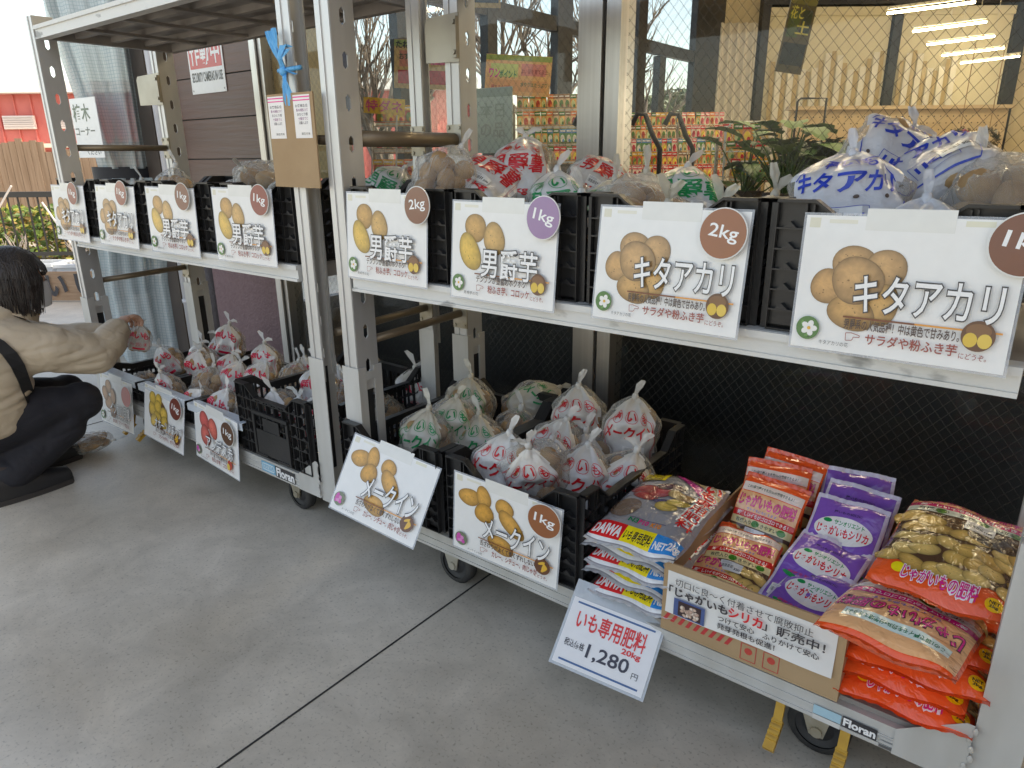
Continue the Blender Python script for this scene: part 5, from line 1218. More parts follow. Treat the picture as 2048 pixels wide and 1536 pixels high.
for loc, rot, lb, k in (((-.452, 1.300, .305), (10, 0, -2), 'orange pack lying at the front left of the cardboard box', 0), ((-.440, 1.375, .325), (16, 0, 4), 'orange pack lying behind the front one in the cardboard box', 1), ((-.432, 1.495, .372), (54, 2, -4), 'orange pack leaning upright in the box with its title in full view', 0),
    ((-.438, 1.565, .385), (60, -2, 3), 'orange pack standing second from the back of the box', 1), ((-.425, 1.615, .392), (64, 2, -5), 'orange pack at the very back of the box, only its top edge showing', 0)):
    pack(KS[k], lb, loc, rot, g)
g = 'purple packs in the cardboard box'
for loc, rot, lb, k in (((-.275, 1.300, .318), (24, 0, -16), 'purple pack at the front of the box with the price sticker', 0), ((-.282, 1.378, .346), (26, 3, -9), 'purple pack second from the front, half under the front one', 1), ((-.262, 1.475, .382), (46, -2, -5), 'purple pack in the middle of the box with its white oval logo in full view', 0),
    ((-.256, 1.545, .388), (52, 2, -2), 'purple pack just behind the one with the full oval logo', 1), ((-.270, 1.612, .392), (58, -2, 3), 'purple pack at the back of the box, only its top showing', 0), ((-.345, 1.315, .290), (12, 0, -8), 'purple pack lying deepest, under the front purple one', 1)):
    pack(KP[k], lb, loc, rot, g)
g = 'orange fertiliser packs piled at the right end of the rack'
for kit, loc, rot, lb in ((0, (-.080, 1.350, .246), (0, 0, 1.5), 'lowest orange fertiliser pack of the pile'), (2, (-.088, 1.356, .286), (1, -1, -2), 'second lowest orange fertiliser pack of the pile'), (0, (-.072, 1.350, .326), (1, 1, 3), 'third orange fertiliser pack from the bottom of the pile'),
    (1, (-.096, 1.275, .388), (8, 0, 173), 'peach faced fertiliser pack lying upside down at the front of the pile'), (2, (-.052, 1.50, .385), (2, 0, -6), 'orange fertiliser pack squeezed under the topmost one'), (2, (-.070, 1.40, .356), (3, 0, 5), 'orange fertiliser pack below the peach faced one'), (0, (-.056, 1.440, .452), (9, 1, -5), 'topmost orange fertiliser pack with its photo of potatoes in full view')):
    ok_ = pack(KO[kit], lb, loc, rot, g); ok_.scale = (.86, .88, 1)
# price card
t = thing('price_card', 'white price card with red heading and 1,280 hanging off the lower rail', 'price card', (-.735, 1.165, .228), (R(-46), R(9), R(14)))
mb = MB(); mb.box(0, .205, 0, .0012, -.148, 0, 0, (.80, .81, .83)); mb.box(-.006, .211, .0013, .0018, -.154, .04, 1); mb.build('card', [M_print, M_flap], t)
fl = Flat(); fl.rect(.012, -.0115, .193, -.0075, lin(60, 100, 150), 0); fl.rect(.012, -.140, .193, -.136, lin(60, 100, 150), 0)
fl.text('いも専用肥料', .022, -.064, .160, .042, lin(222, 40, 40), 0, .03); fl.text('20kg', .137, -.083, .042, .015, lin(222, 50, 50), 0, .03); fl.text('税込価格', .012, -.107, .046, .016, (.03, .03, .04), 0, .01); fl.text('1,280', .066, -.120, .095, .033, (.03, .03, .05), 0, .015); fl.text('円', .172, -.121, .014, .013, (.03, .03, .04), 0, .0)
link('lettering', fl.sheet('lettering', M_print), t)

# ------------------------------------------------------------------ cardboard notice and twine between the trolleys
t = thing('kraft_sheet', 'tan kraft sheet with pale tape strips behind the glass beside the siding wall', 'kraft sheet', (-2.985, 2.062, 1.76))
mb = MB(); mb.box(0, .34, 0, .006, -.66, 0); mb.build('sheet', mat('kraft_paper', (.46, .30, .12), .7, col2=(.52, .35, .15), scale=3), t)
mb = MB()
for z in (-.18, -.235): mb.box(.05, .17, -.0012, -.0003, z-.034, z, 0, (.66, .58, .46))
mb.build('tape', M_print, t)
t = thing('cardboard_notice', 'small brown cardboard with two pink striped notices, tied to the post by blue twine', 'cardboard notice', (-1.772, 1.196, 1.352), (0, R(.5), 0))
CW, CHh = .198, .238
mb = MB(); mb.box(0, CW, 0, .004, -CHh, 0); mb.build('panel', M_card, t)
for x in (.004, .116):
    mb = MB(); mb.box(x, x+.070, -.0012, -.0004, -.112, -.006, 0, (.78, .75, .74)); o = mb.build('notice', M_print, t)
    fl = Flat(); fl.rect(x, -.013, x+.070, -.0095, PNK, 0); fl.rect(x, -.0205, x+.070, -.0175, PNK, 0)
    for k in range(5): fl.text(('お客様各位', '種いもの販売について', 'おひとり様', '十袋までと', 'お願いします')[k], x+.008+.003*k, -.036-k*.0105, .052-.004*k, .0075, lin(140, 60, 130) if k % 2 else (.12, .1, .14), 0, .01)
    fl.text('園芸売場', x+.026, -.104, .036, .006, (.1, .1, .1), 0, .0); link('notice_lettering', fl.sheet('notice_lettering', M_print, y0=-.0015), o)
tw = thing('blue_twine', 'bright blue plastic twine tied in a bow round the middle post', 'twine', (-1.695, 1.208, 1.405))
M_tw = mat('blue_twine', (.06, .36, .72), .3, col2=(.14, .50, .85), scale=25, stretch=(4, 4, .5), bump=.3); mb = MB(); rg = random.Random(2)
def ribbon(pts, w):
    mb.grid(lambda a, b: (lambda i, f: Vector(pts[i])*(1-f)+Vector(pts[min(i+1, len(pts)-1)])*f+Vector(((b-.5)*w, .003*math.sin(b*9+a*6), 0)))(min(int(a*(len(pts)-1)), len(pts)-2), a*(len(pts)-1)-min(int(a*(len(pts)-1)), len(pts)-2)), 14, 6)
ribbon([(0, 0, 0), (-.02, -.012, .05), (-.045, -.01, .10)], .022); ribbon([(0, 0, 0), (-.012, -.012, .06), (-.022, -.008, .105)], .018)
ribbon([(0, -.004, 0), (.008, -.02, .03), (.02, -.012, .062), (.034, -.004, .055)], .026); ribbon([(0, -.004, 0), (.016, -.02, .03), (.034, -.012, .05)], .02)
ribbon([(0, -.004, 0), (.012, -.014, -.04), (.018, -.012, -.085)], .024); ribbon([(0, -.004, 0), (.018, -.014, -.03), (.028, -.010, -.07)], .02)
ribbon([(0, -.004, .004), (.025, -.012, .0), (.05, -.004, -.01)], .012)
mb.ell((0, -.006, 0), (.013, .010, .012), 12, 8); mb.tube([(-.03, .002, .004), (0, -.002, .004), (.066, .002, .006)], .006, 8)
mb.build('bow', M_tw, tw, True)

# ------------------------------------------------------------------ inside the shop
def poster(label, u0, u1, w, z1, z0, cols, tilt=0, text=None, rot=0, legs=False, cat='poster'):
    t = thing('shop_poster', label, cat, UW(u0, w, z1), (0, R(rot), YAW+R(tilt)))
    Wd, Hd = (u1-u0), (z1-z0); mb = MB(); mb.box(0, Wd, 0, .004, -Hd, 0, 0, cols[0])
    if legs:
        for x in (Wd*.2, Wd*.8): mb.box(x-.004, x+.004, .0045, .010, -Hd-.9, -.01, 0, (.6, .6, .6))
    mb.build('panel', M_print, t); fl = Flat()
    for c, a in zip(cols[1:], ((0, .14, 1, .0), (.06, .9, .94, .62), (.08, .55, .5, .22), (.55, .5, .92, .2))): fl.rect(a[0]*Wd, -a[1]*Hd, a[2]*Wd, -a[3]*Hd if a[3] else -.002, c, 0)
    for s_, x, y, w_, h, c in text or []: fl.text(s_, x*Wd, -y*Hd, w_*Wd, h*Hd, c, 1, .035)
    if fl.items: link('lettering', fl.sheet('lettering', M_print, y0=-.001), t)
    return t
poster('yellow sign with pink characters standing among the seeds behind the glass', -.775, -.555, 4.0, 1.495, 1.415, [lin(235, 190, 40)], 0, [('特ダネ', .06, .86, .88, .72, lin(220, 60, 120))], 4, True, 'sign')
poster('pale green and pink poster with handwritten black title hanging in the shop', -.625, -.225, 4.2, 1.80, 1.555, [lin(225, 190, 130), lin(165, 185, 110), lin(215, 70, 80), lin(230, 150, 130), lin(235, 120, 150)], -18, [('たねのコウタネ', .03, .17, .72, .14, (.03, .04, .05)), ('おすすめ', .08, .40, .3, .12, (.08, .12, .08))], 4)
poster('orange hanging poster with a handwritten tip in green and pink', -.14, .285, 4.8, 1.80, 1.57, [lin(238, 178, 105), lin(150, 165, 60), lin(230, 160, 90), lin(205, 215, 110), lin(225, 130, 110)], -16, [('ワン', .06, .58, .16, .22, PNK), ('ポイント', .22, .58, .26, .2, lin(40, 130, 60)), ('種まきの時期', .1, .9, .3, .14, lin(180, 60, 50)), ('よい苗を育てる土', .55, .45, .4, .12, lin(160, 60, 50)), ('水やりはたっぷり', .55, .78, .4, .12, lin(60, 110, 50))], 5)
poster('grey green notice seen from behind, taped inside the shop glass', -.145, .035, 2.95, 1.44, 1.20, [lin(165, 175, 165), lin(128, 140, 126)], -30, [('本日', .2, .45, .6, .22, lin(140, 152, 140)), ('の品', .2, .75, .6, .22, lin(146, 150, 142))], 0)
poster('dark gold hanging poster with a plant picture and yellow lettering', .945, 1.035, 2.6, 1.70, 1.455, [lin(120, 98, 52), lin(150, 130, 60), lin(70, 62, 40), lin(110, 115, 50), lin(80, 80, 46)], 0, [('花と', .1, .32, .5, .16, lin(250, 220, 90)), ('土', .4, .50, .5, .16, lin(250, 220, 90))], 8)
poster('small black framed board at the top of the shop glass', -.155, -.025, 3.0, 1.90, 1.735, [lin(190, 150, 80), (.02, .02, .02), (.03, .03, .03)], 0, None, 2)
poster('dark blue sheet hanging at the glass right of the cardboard', -.69, -.61, 3.05, 1.76, 1.33, [lin(60, 66, 84), lin(120, 110, 95), lin(48, 56, 78)], -38, None, 1)
poster('small red card with a round mark behind the rear post', -.30, -.20, 4.3, 1.50, 1.32, [lin(215, 50, 60), lin(200, 40, 60), lin(232, 140, 130)], -10, None, 0)
# seed packets on racks
SCOL = {'green': (lin(60, 120, 50), lin(235, 175, 90), lin(200, 210, 150)), 'orange': (lin(225, 120, 60), lin(235, 200, 140), lin(180, 60, 40)), 'red': (lin(215, 35, 50), lin(240, 170, 120), lin(250, 220, 90)), 'pink': (lin(225, 110, 120), lin(240, 220, 200), lin(200, 60, 80)), 'gold': (lin(225, 180, 60), lin(215, 90, 50), lin(120, 150, 60)), 'brown': (lin(140, 100, 70), lin(220, 190, 150), lin(90, 130, 60)), 'blue': (lin(90, 140, 190), lin(90, 150, 80), lin(225, 225, 215))}
SM = {}
for n_, (a, b, c) in SCOL.items():
    mb = MB(); mb.grid(lambda p, q: ((p-.5)*.062, -.004-.004*math.sin(p*math.pi)*math.sin(q*math.pi), q*.10), 6, 6, 0, b); mb.box(-.031, .031, -.0039, 0, 0, .10, 0, b)
    mb.box(-.0305, .0305, -.0102, -.0098, .074, .098, 0, a); mb.ell((0, -.0098, .042), (.022, .0016, .024), 10, 5, 0, None, 0, None, c); mb.ell((.008, -.011, .03), (.012, .0012, .012), 8, 4, 0, None, 0, None, a); mb.box(-.024, .024, -.0107, -.0103, .083, .090, 0, (.8, .78, .72)); mb.box(-.0305, .0305, -.0102, -.0098, .002, .014, 0, (.7, .68, .6))
    SM[n_] = mb.mesh('seed_packet', M_pack)
def seed_rack(label, u0, u1, w, z0, z1, rows, cols, palette, seed, gname, dw=.16, per=None):
    rg = random.Random(seed); t = thing('seed_rack', label, 'seed rack', UW(u0, w, 0), (0, 0, YAW)); L = u1-u0
    mb = MB(); zs = [z0+(z1-z0)*(r/max(1, rows-1)) for r in range(rows)] if rows > 1 else [z0]
    for x in (-.02, L+.02): mb.tube([(x, .02+dw, 0), (x, .02+dw, z1+.05)], .010, 8)
    for r, z in enumerate(zs):
        y = dw*r/max(1, rows-1)
        mb.tube([(-.02, y+.012, z+.004), (L+.02, y+.012, z+.004)], .004, 6); mb.tube([(-.02, y-.014, z+.03), (L+.02, y-.014, z+.03)], .0025, 6)
        for x in (-.02, L+.02): mb.tube([(x, y-.014, z+.03), (x, .02+dw, z+.03)], .003, 6)
    mb.build('wire_frame', M_steel, t)
    n = 0
    for r, z in enumerate(zs):
        pal = palette[r % len(palette)]
        for c in range(cols):
            col = pal if isinstance(pal, str) else rg.choice(pal); y = dw*r/max(1, rows-1)
            o = link('seed_packet', SM[col]); u = u0+L*(c+.5)/cols
            o.location = UW(u, w+y+rg.uniform(-.004, .004), z+.006); o.rotation_euler = (R(-9+rg.uniform(-3, 3)), R(rg.uniform(-3, 3)), YAW+R(rg.uniform(-5, 5)))
            s_ = min(1.25, L/cols/.062*.97); o.scale = (s_, s_, 1.12)
            row = ('lowest', 'second lowest', 'middle', 'second highest', 'top')[r if rows == 5 else min(4, round(r*4/max(1, rows-1)))]
            tag(o, f'{col} toned seed packet in the {row} row of the {gname}', 'seed packet', f'{col} seed packets in the {row} row of the {gname}')
seed_rack('tiered seed packet rack by the window, left of the aluminium mullion', .05, .50, 4.95, 1.13, 1.47, 4, 11, [['green', 'red', 'pink'], ['green', 'brown', 'blue'], ['brown', 'green', 'orange'], ['orange', 'green', 'brown']], 1, 'rack left of the mullion')
seed_rack('tiered seed packet rack with warm colours just right of the mullion', .80, 1.20, 5.2, 1.0, 1.36, 5, 11, [['red', 'pink', 'gold'], ['red', 'gold', 'green'], ['pink', 'red', 'blue'], ['orange', 'green', 'brown'], ['orange', 'gold', 'green']], 2, 'warm coloured rack')
seed_rack('tiered seed packet rack with green and pink packets in front of the corner', 1.25, 1.60, 5.4, 1.0, 1.37, 5, 10, [['gold', 'orange', 'red'], ['green', 'gold', 'brown'], ['green', 'blue', 'pink'], ['pink', 'red', 'brown'], ['pink', 'orange', 'green']], 3, 'rack before the corner')
seed_rack('low rack of yellow and red seed packets below the yellow sign', -.76, -.48, 4.05, 1.06, 1.35, 3, 5, [['gold', 'orange'], ['brown', 'pink'], ['red', 'gold']], 4, 'rack below the yellow sign')
seed_rack('white wire rack leaning with small packets beside the philodendron', 1.10, 1.30, 3.65, 1.05, 1.22, 3, 4, [['gold', 'red'], ['red', 'green'], ['green', 'red']], 5, 'white wire rack')
# bent hose-like rack handles
M_hdl = mat('dark_handle', (.03, .03, .035), .45)
for k, (u, lb) in enumerate(((.47, 'dark curved rack handle left of the aluminium mullion'), (.82, 'dark bent rack handle just right of the mullion'), (1.02, 'dark bent rack handle between the two warm racks'))):
    mb = MB(); mb.tube([UW(u-.08, 4.5, 1.36), UW(u-.05, 4.5, 1.42), UW(u, 4.5, 1.42), UW(u+.05, 4.5, 1.30), UW(u+.10, 4.5, 1.22), UW(u+.10, 4.5, .4)], .016, 10)
    tag(mb.build('hose_stand', M_hdl, None, True), lb, 'rack handle', 'dark rack handles')
mb = MB(); mb.tube([UW(1.06, 3.6, .95), UW(1.05, 3.6, 1.30), UW(1.08, 3.6, 1.335), UW(1.25, 3.6, 1.335)], .006, 8); mb.tube([UW(1.05, 3.6, 1.20), UW(1.32, 3.6, 1.20)], .003, 6); mb.tube([UW(1.06, 3.6, 1.12), UW(1.32, 3.6, 1.12)], .003, 6)
tag(mb.build('white_wire_frame', mat('white_wire', (.75, .74, .70), .4), None, True), 'bent white wire frame standing behind the glass near the plant', 'wire frame')
mb = MB(); mb.tube([UW(2.0, 5.2, 1.0), UW(2.0, 5.2, 1.53), UW(2.02, 5.2, 1.55), UW(2.2, 5.2, 1.55), UW(2.2, 5.2, 1.0)], .008, 8)
tag(mb.build('clothes_rail', M_hdl, None, True), 'thin black bent rail above the pegboard', 'rail')
# pegboard counter
pg = thing('pegboard', 'pale wooden pegboard counter front across the shop behind the plants', 'pegboard', (0, 0, 0))
mb = MB(); ub(mb, 2.07, 3.68, 5.5, 5.53, .0, 1.49); mb.build('board', mat('birch_board', (.62, .46, .28), .6, col2=(.68, .52, .33), scale=3, stretch=(1, 1, 6)), pg)
mb = MB(); ub(mb, 2.05, 3.70, 5.47, 5.55, 1.4905, 1.515); mb.build('top_rail', mat('birch_rail', (.66, .50, .32), .6), pg)
mb = MB()
for i in range(34):
    for j in range(9): ub(mb, 2.1+i*.047, 2.108+i*.047, 5.4985, 5.4998, 1.06+j*.047, 1.068+j*.047)
mb.build('peg_holes', M_dark, pg)
# wreaths
for k, (u, lb) in enumerate(((2.80, 'round dried flower wreath with pink blooms, left one of the pair'), (2.98, 'round dried twig wreath, right one of the pair'))):
    t = thing('wreath', lb, 'wreath', UW(u, 4.6, 1.255), (0, 0, YAW), 'dried wreaths'); rg = random.Random(k); mb = MB()
    for q in range(420):
        a = rg.uniform(0, 6.3); rr = .058+rg.gauss(0, .012); p = Vector((rr*math.cos(a), rg.gauss(0, .012), rr*math.sin(a))); s_ = rg.uniform(.006, .014); M_ = Euler((rg.uniform(0, 6), rg.uniform(0, 6), rg.uniform(0, 6))).to_matrix()
        mb.add([p+M_ @ Vector(v) for v in ((0, -s_, 0), (s_*.5, 0, .002), (0, s_, 0), (-s_*.5, 0, 0))], [(0, 1, 2, 3)], 0, rg.choice([(.10, .11, .06), (.20, .14, .08), (.06, .07, .05), (.30, .22, .13)]))
    mb.build('twigs', M_leafcol, t); mb = MB()
    for q in range(7 if k == 0 else 4):
        a = rg.uniform(0, 6.3); mb.ell((.058*math.cos(a), -.018, .058*math.sin(a)), (.011, .009, .011), 8, 6, 0, None, .15, rg, (.40, .12, .18) if q % 2 == 0 and k == 0 else (.40, .36, .30))
    mb.build('blooms', M_leafcol, t)
    mb = MB(); mb.tube([(0, 0, .06), (0, 0, .55)], .003, 5); mb.build('hanger', M_card, t)
# plants
LG = [(.06, .15, .04), (.09, .20, .05), (.045, .11, .035), (.13, .24, .06)]
def leaf(mb, base, d, L, w_, lobes, rg, col):
    d = d.normalized(); sd = d.cross(Vector((0, 0, 1))); sd = sd.normalized() if sd.length > .1 else Vector((1, 0, 0)); up_ = sd.cross(d)
    n = 9; ctr = []; lf = []; rt = []
    for i in range(n+1):
        t = i/n; c = base+d*L*t-Vector((0, 0, 1))*L*.25*t*t; wd = w_*math.sin(math.pi*min(1, t*.94+.06))**.7
        if lobes: wd *= .45+.55*abs(math.sin(t*math.pi*lobes))
        ctr.append(c); lf.append(c+sd*wd+up_*wd*.25); rt.append(c-sd*wd+up_*wd*.25)
    v = ctr+lf+rt; m_ = n+1
    mb.add(v, [(i, i+1, m_+i+1, m_+i) for i in range(n)]+[(i+1, i, 2*m_+i, 2*m_+i+1) for i in range(n)], 0, col)
M_pot = mat('plant_pot', (.10, .07, .05), .7)
def plant(name, label, loc, nleaf, H, spread, L, w_, lobes, seed, cols=LG, group=None, pot=.09):
    rg = random.Random(seed); t = thing(name, label, 'plant', loc, (0, 0, 0), group); lv = MB(); st = MB()
    for k in range(nleaf):
        a = rg.uniform(0, 6.3); rr = spread*math.sqrt(rg.random()); h = H*rg.uniform(.45, 1); tip = Vector((rr*math.cos(a), rr*math.sin(a), h))
        st.tube([Vector((rr*.15*math.cos(a), rr*.15*math.sin(a), .12)), Vector((tip.x*.5, tip.y*.5, h*.7)), tip], [.005, .004, .003], 5, cap=False)
        leaf(lv, tip, Vector((math.cos(a), math.sin(a), rg.uniform(-.1, .6))), L*rg.uniform(.7, 1.15), w_*rg.uniform(.8, 1.1), lobes, rg, rg.choice(cols))
    lv.build('leaves', M_leafcol, t, False); st.build('stems', mat('green_stem', (.10, .16, .05), .6), t)
    mb = MB(); mb.tube([(0, 0, 0), (0, 0, .13)], [pot*.75, pot], 18); mb.build('pot', M_pot, t, True)
plant('philodendron', 'tall philodendron with deeply cut leaves behind the glass', UW(1.16, 3.05, .90), 26, .42, .20, .17, .065, 4, 3)
plant('philodendron', 'second lobed leaf plant, lower and left of the tall philodendron', UW(1.05, 3.25, .90), 16, .36, .14, .15, .055, 4, 5)
for k, u in enumerate((1.32, 1.42, 1.52, 1.62, 1.72)):
    plant('foliage_plant', 'dark bushy potted plant in the row before the pegboard, ' + ('leftmost', 'second from left', 'middle', 'second from right', 'rightmost')[k], UW(u, 3.35, .98), 170, .26, .10, .055, .022, 0, 20+k, [(.03, .08, .03), (.05, .11, .04), (.02, .055, .03)], 'bushy potted plants behind the glass', .05)
plant('broadleaf_plant', 'broad yellow green leaved plant low behind the crates', UW(1.42, 2.78, .90), 18, .20, .18, .17, .06, 0, 9, [(.12, .16, .04), (.16, .18, .05), (.07, .12, .03)], None, .06)
plant('broadleaf_plant', 'small narrow leaved plant low at the left of the broad leaves', UW(1.22, 2.82, .90), 12, .18, .09, .12, .018, 0, 12, [(.10, .18, .05), (.14, .22, .07)], None, .05)
# ------------------------------------------------------------------ crouching person
def skin_mesh(name, pts, edges, rad, mats, sub=2, root=0, fold=None, sym=None):
    me = bpy.data.meshes.new(name+'_cage'); me.from_pydata([Vector(p) for p in pts], edges, [])
    o = bpy.data.objects.new(name+'_cage', me); COL.objects.link(o); me.materials.append(mats)
    sk = o.modifiers.new('s', 'SKIN'); sk.use_smooth_shade = True; sk.branch_smoothing = .6
    for i, d in enumerate(me.skin_vertices[0].data):
        r = rad[i]; d.radius = (r, r) if not isinstance(r, tuple) else r; d.use_root = (i == root)
    ss = o.modifiers.new('u', 'SUBSURF'); ss.levels = sub; ss.render_levels = sub
    dg = bpy.context.evaluated_depsgraph_get(); dg.update(); out = bpy.data.meshes.new_from_object(o.evaluated_get(dg)); out.name = name
    bpy.data.objects.remove(o); bpy.data.meshes.remove(me)
    if fold:
        no = [v.normal.copy() for v in out.vertices]
        for v, n in zip(out.vertices, no): v.co += n*fold(v.co)
    out.polygons.foreach_set('use_smooth', [True]*len(out.polygons)); out.materials.clear(); out.materials.append(mats); out.update(); return out
M_sock = mat('brown_sock', (.05, .035, .03), .9)
M_skin = mat('skin', (.52, .30, .21), .5, col2=(.58, .35, .25), scale=30)
M_jacket = mat('beige_jacket', (.56, .465, .345), .55, col2=(.50, .41, .30), scale=6, bump=.3, bscale=26)
M_trs = mat('black_trousers', (.012, .012, .018), .8, bump=.2, bscale=50); M_shoe = mat('black_shoe', (.016, .016, .018), .4); M_sole = mat('shoe_sole', (.035, .03, .028), .7)
M_hair = mat('dark_hair', (.010, .007, .007), .38, col2=(.022, .014, .012), scale=9, stretch=(14, 14, .8), bump=.7, bscale=12); M_mask = mat('white_mask', (.66, .67, .70), .8, bump=.1)
PO = Vector((-3.0, .80, 0))
bp, be, br = [], [], []
def jv(p, r, par=None):
    bp.append(tuple(Vector(p)-PO)); br.append(r); i = len(bp)-1
    if par is not None: be.append((par, i))
    return i
pel = jv((-3.0, .63, .30), .075)
w1 = jv((-3.0, .66, .42), .09, pel); c1 = jv((-3.0, .745, .54), .095, w1); nk = jv((-3.0, .825, .635), .05, c1); h0 = jv((-3.0, .875, .70), .060, nk); h1 = jv((-3.0, .892, .775), .085, h0); h2 = jv((-3.0, .885, .845), .073, h1)
nose = jv((-3.0, .985, .755), .012, h1); chin = jv((-3.0, .950, .692), .026, h0)
ear = jv((-2.912, .875, .765), .014, h1)
def arm(sh, el, wr, hd, side, up):
    s_ = jv(sh, .048, c1); e_ = jv(el, .042, s_); w_ = jv(wr, .026, e_)
    W0 = Vector(wr); H = Vector(hd); d = (H-W0).normalized(); across = d.cross(Vector(up)).normalized(); upn = across.cross(d)
    pm = jv(tuple(W0+d*.045), (.030, .016), w_)
    L = [.070, .078, .072, .056]
    for k in range(4):
        b = W0+d*.085+across*(-.027+.018*k); a0 = jv(tuple(b), .0092, pm); m1 = b+d*L[k]*.4-upn*.020; a1 = jv(tuple(m1), .0085, a0); m2 = m1+d*L[k]*.05-upn*.026; a2 = jv(tuple(m2), .0078, a1); jv(tuple(m2-d*.020-upn*.010), .0070, a2)
    tb = W0+d*.03-across*.034*side-upn*.008; t0 = jv(tuple(tb), .0105, pm); t1 = jv(tuple(tb+d*.034-across*.010*side-upn*.014), .0095, t0); jv(tuple(tb+d*.054-across*.002*side-upn*.024), .0082, t1)
arm((-2.875, .80, .575), (-2.84, 1.05, .475), (-2.90, 1.155, .555), (-2.945, 1.23, .585), 1, (0, -.4, 1))
arm((-3.125, .80, .575), (-3.17, 1.03, .48), (-3.09, 1.17, .50), (-3.04, 1.26, .50), -1, (0, -.3, 1))
def leg(hip, kn, an, toe):
    a = jv(hip, .06, pel); b = jv(kn, .048, a); c = jv(an, .036, b); d = jv(toe, .028, c)
leg((-2.92, .63, .29), (-2.88, .985, .31), (-2.89, .695, .10), (-2.89, .80, .04)); leg((-3.08, .63, .29), (-3.12, 1.02, .29), (-3.11, .83, .09), (-3.11, .92, .035))
person = link('person', skin_mesh('person', bp, be, br, M_skin, 2, 0)); person.location = PO
tag(person, 'crouching person in a beige padded jacket and white mask reaching into the low tray', 'person')
def pv(l): return [tuple(Vector(p)-PO) for p in l]
# clothes: lofted torso and limbs fused by a voxel remesh, then creased
from mathutils import noise
def loft(mb, rings, n=28):
    R_ = [(Vector(c), rx, rf) for c, rx, rf in rings]; vs = []
    for k, (c, rx, rf) in enumerate(R_):
        d = (R_[min(k+1, len(R_)-1)][0]-R_[max(k-1, 0)][0]).normalized(); sx = Vector((1, 0, 0)); fw = d.cross(sx).normalized()*-1; sx = fw.cross(d).normalized()
        for q in range(n):
            t = 2*math.pi*q/n; ct, st = math.cos(t), math.sin(t); vs.append(c-PO+sx*rx*math.copysign(abs(ct)**.85, ct)+fw*rf*math.copysign(abs(st)**.85, st))
    mb.add(vs, [(k*n+q, k*n+(q+1) % n, (k+1)*n+(q+1) % n, (k+1)*n+q) for k in range(len(R_)-1) for q in range(n)]+[tuple(range(n-1, -1, -1)), tuple((len(R_)-1)*n+q for q in range(n))])
def limbs(mb, pts):
    P_ = [Vector(p[:3])-PO for p in pts]; mb.tube(P_, [p[3] for p in pts], 18)
    for p, q in zip(P_, pts): mb.ell(p, (q[3],)*3, 16, 10)
def fuse(name, mb, m, fold, vox=.011, parent=None):
    me = mb.mesh(name+'_raw', m); o = bpy.data.objects.new(name+'_raw', me); COL.objects.link(o)
    r = o.modifiers.new('r', 'REMESH'); r.mode = 'VOXEL'; r.voxel_size = vox; r.use_smooth_shade = True
    s_ = o.modifiers.new('s', 'SMOOTH'); s_.iterations = 5; s_.factor = .6
    u = o.modifiers.new('u', 'SUBSURF'); u.levels = 1; u.render_levels = 1
    dg = bpy.context.evaluated_depsgraph_get(); dg.update(); out = bpy.data.meshes.new_from_object(o.evaluated_get(dg)); out.name = name
    bpy.data.objects.remove(o); bpy.data.meshes.remove(me)
    no = [v.normal.copy() for v in out.vertices]
    for v, q in zip(out.vertices, no): v.co += q*fold(v.co)
    out.polygons.foreach_set('use_smooth', [True]*len(out.polygons)); out.materials.clear(); out.materials.append(m); out.update()
    return link(name, out, parent)
def crease(amp, sc, pv_=(1, 1, 1)):
    def f(c):
        q = Vector((c.x*pv_[0], c.y*pv_[1], c.z*pv_[2]))*sc
        n1 = noise.noise(q+Vector((3.1, 1.7, .4))); n2 = noise.noise(q*2.3+Vector((9, 4, 2))); n3 = noise.noise(q*.6)
        n4 = noise.noise(Vector((q.x*.5+q.z*.8, q.y*.45-q.z*.5, q.z*1.1))*1.1+Vector((5, 5, 1)))
        return amp*(.45*n3+.30*n1-1.0*max(0, 1-abs(n4)*3.2)**1.3*max(0, .5+n3)-.15*max(0, 1-abs(n2)*4))
    return f
mb = MB()
loft(mb, [((-3.0, .625, .255), .185, .165), ((-3.0, .630, .29), .205, .185), ((-3.0, .645, .36), .212, .198), ((-3.0, .670, .44), .210, .196), ((-3.0, .715, .525), .205, .170), ((-3.0, .770, .595), .175, .128), ((-3.0, .820, .640), .110, .090), ((-3.0, .848, .668), .086, .078)])
limbs(mb, [(-2.90, .785, .572, .092), (-2.852, .90, .535, .094), (-2.838, 1.04, .482, .082), (-2.862, 1.105, .512, .070), (-2.893, 1.158, .548, .052)])
limbs(mb, [(-3.10, .785, .572, .092), (-3.155, .90, .53, .09), (-3.17, 1.03, .482, .078), (-3.13, 1.10, .492, .066), (-3.095, 1.16, .50, .050)])
jk = fuse('jacket', mb, M_jacket, crease(.0135, 8, (1, 1.1, 1.4)), .012, person)
mb = MB(); mb.tube([Vector((-3.0, .845, .655))-PO, Vector((-3.0, .862, .685))-PO], [.092, .084], 22, cap=False); mb.tube([Vector((-3.0, .845, .655))-PO, Vector((-3.0, .862, .685))-PO], [.080, .074], 22, cap=False); mb.build('collar', M_jacket, person, True)
mb = MB(); mb.ell(Vector((-3.0, .63, .26))-PO, (.165, .15, .11), 20, 12)
limbs(mb, [(-2.93, .66, .275, .105), (-2.90, .82, .30, .098), (-2.88, .975, .305, .078), (-2.882, .90, .225, .076), (-2.888, .76, .130, .072), (-2.888, .715, .100, .068)])
limbs(mb, [(-3.07, .66, .275, .105), (-3.10, .84, .30, .095), (-3.12, 1.01, .285, .074), (-3.115, .95, .20, .07), (-3.11, .87, .115, .062), (-3.11, .845, .09, .06)])
fuse('trousers', mb, M_trs, crease(.006, 13), .011, person)
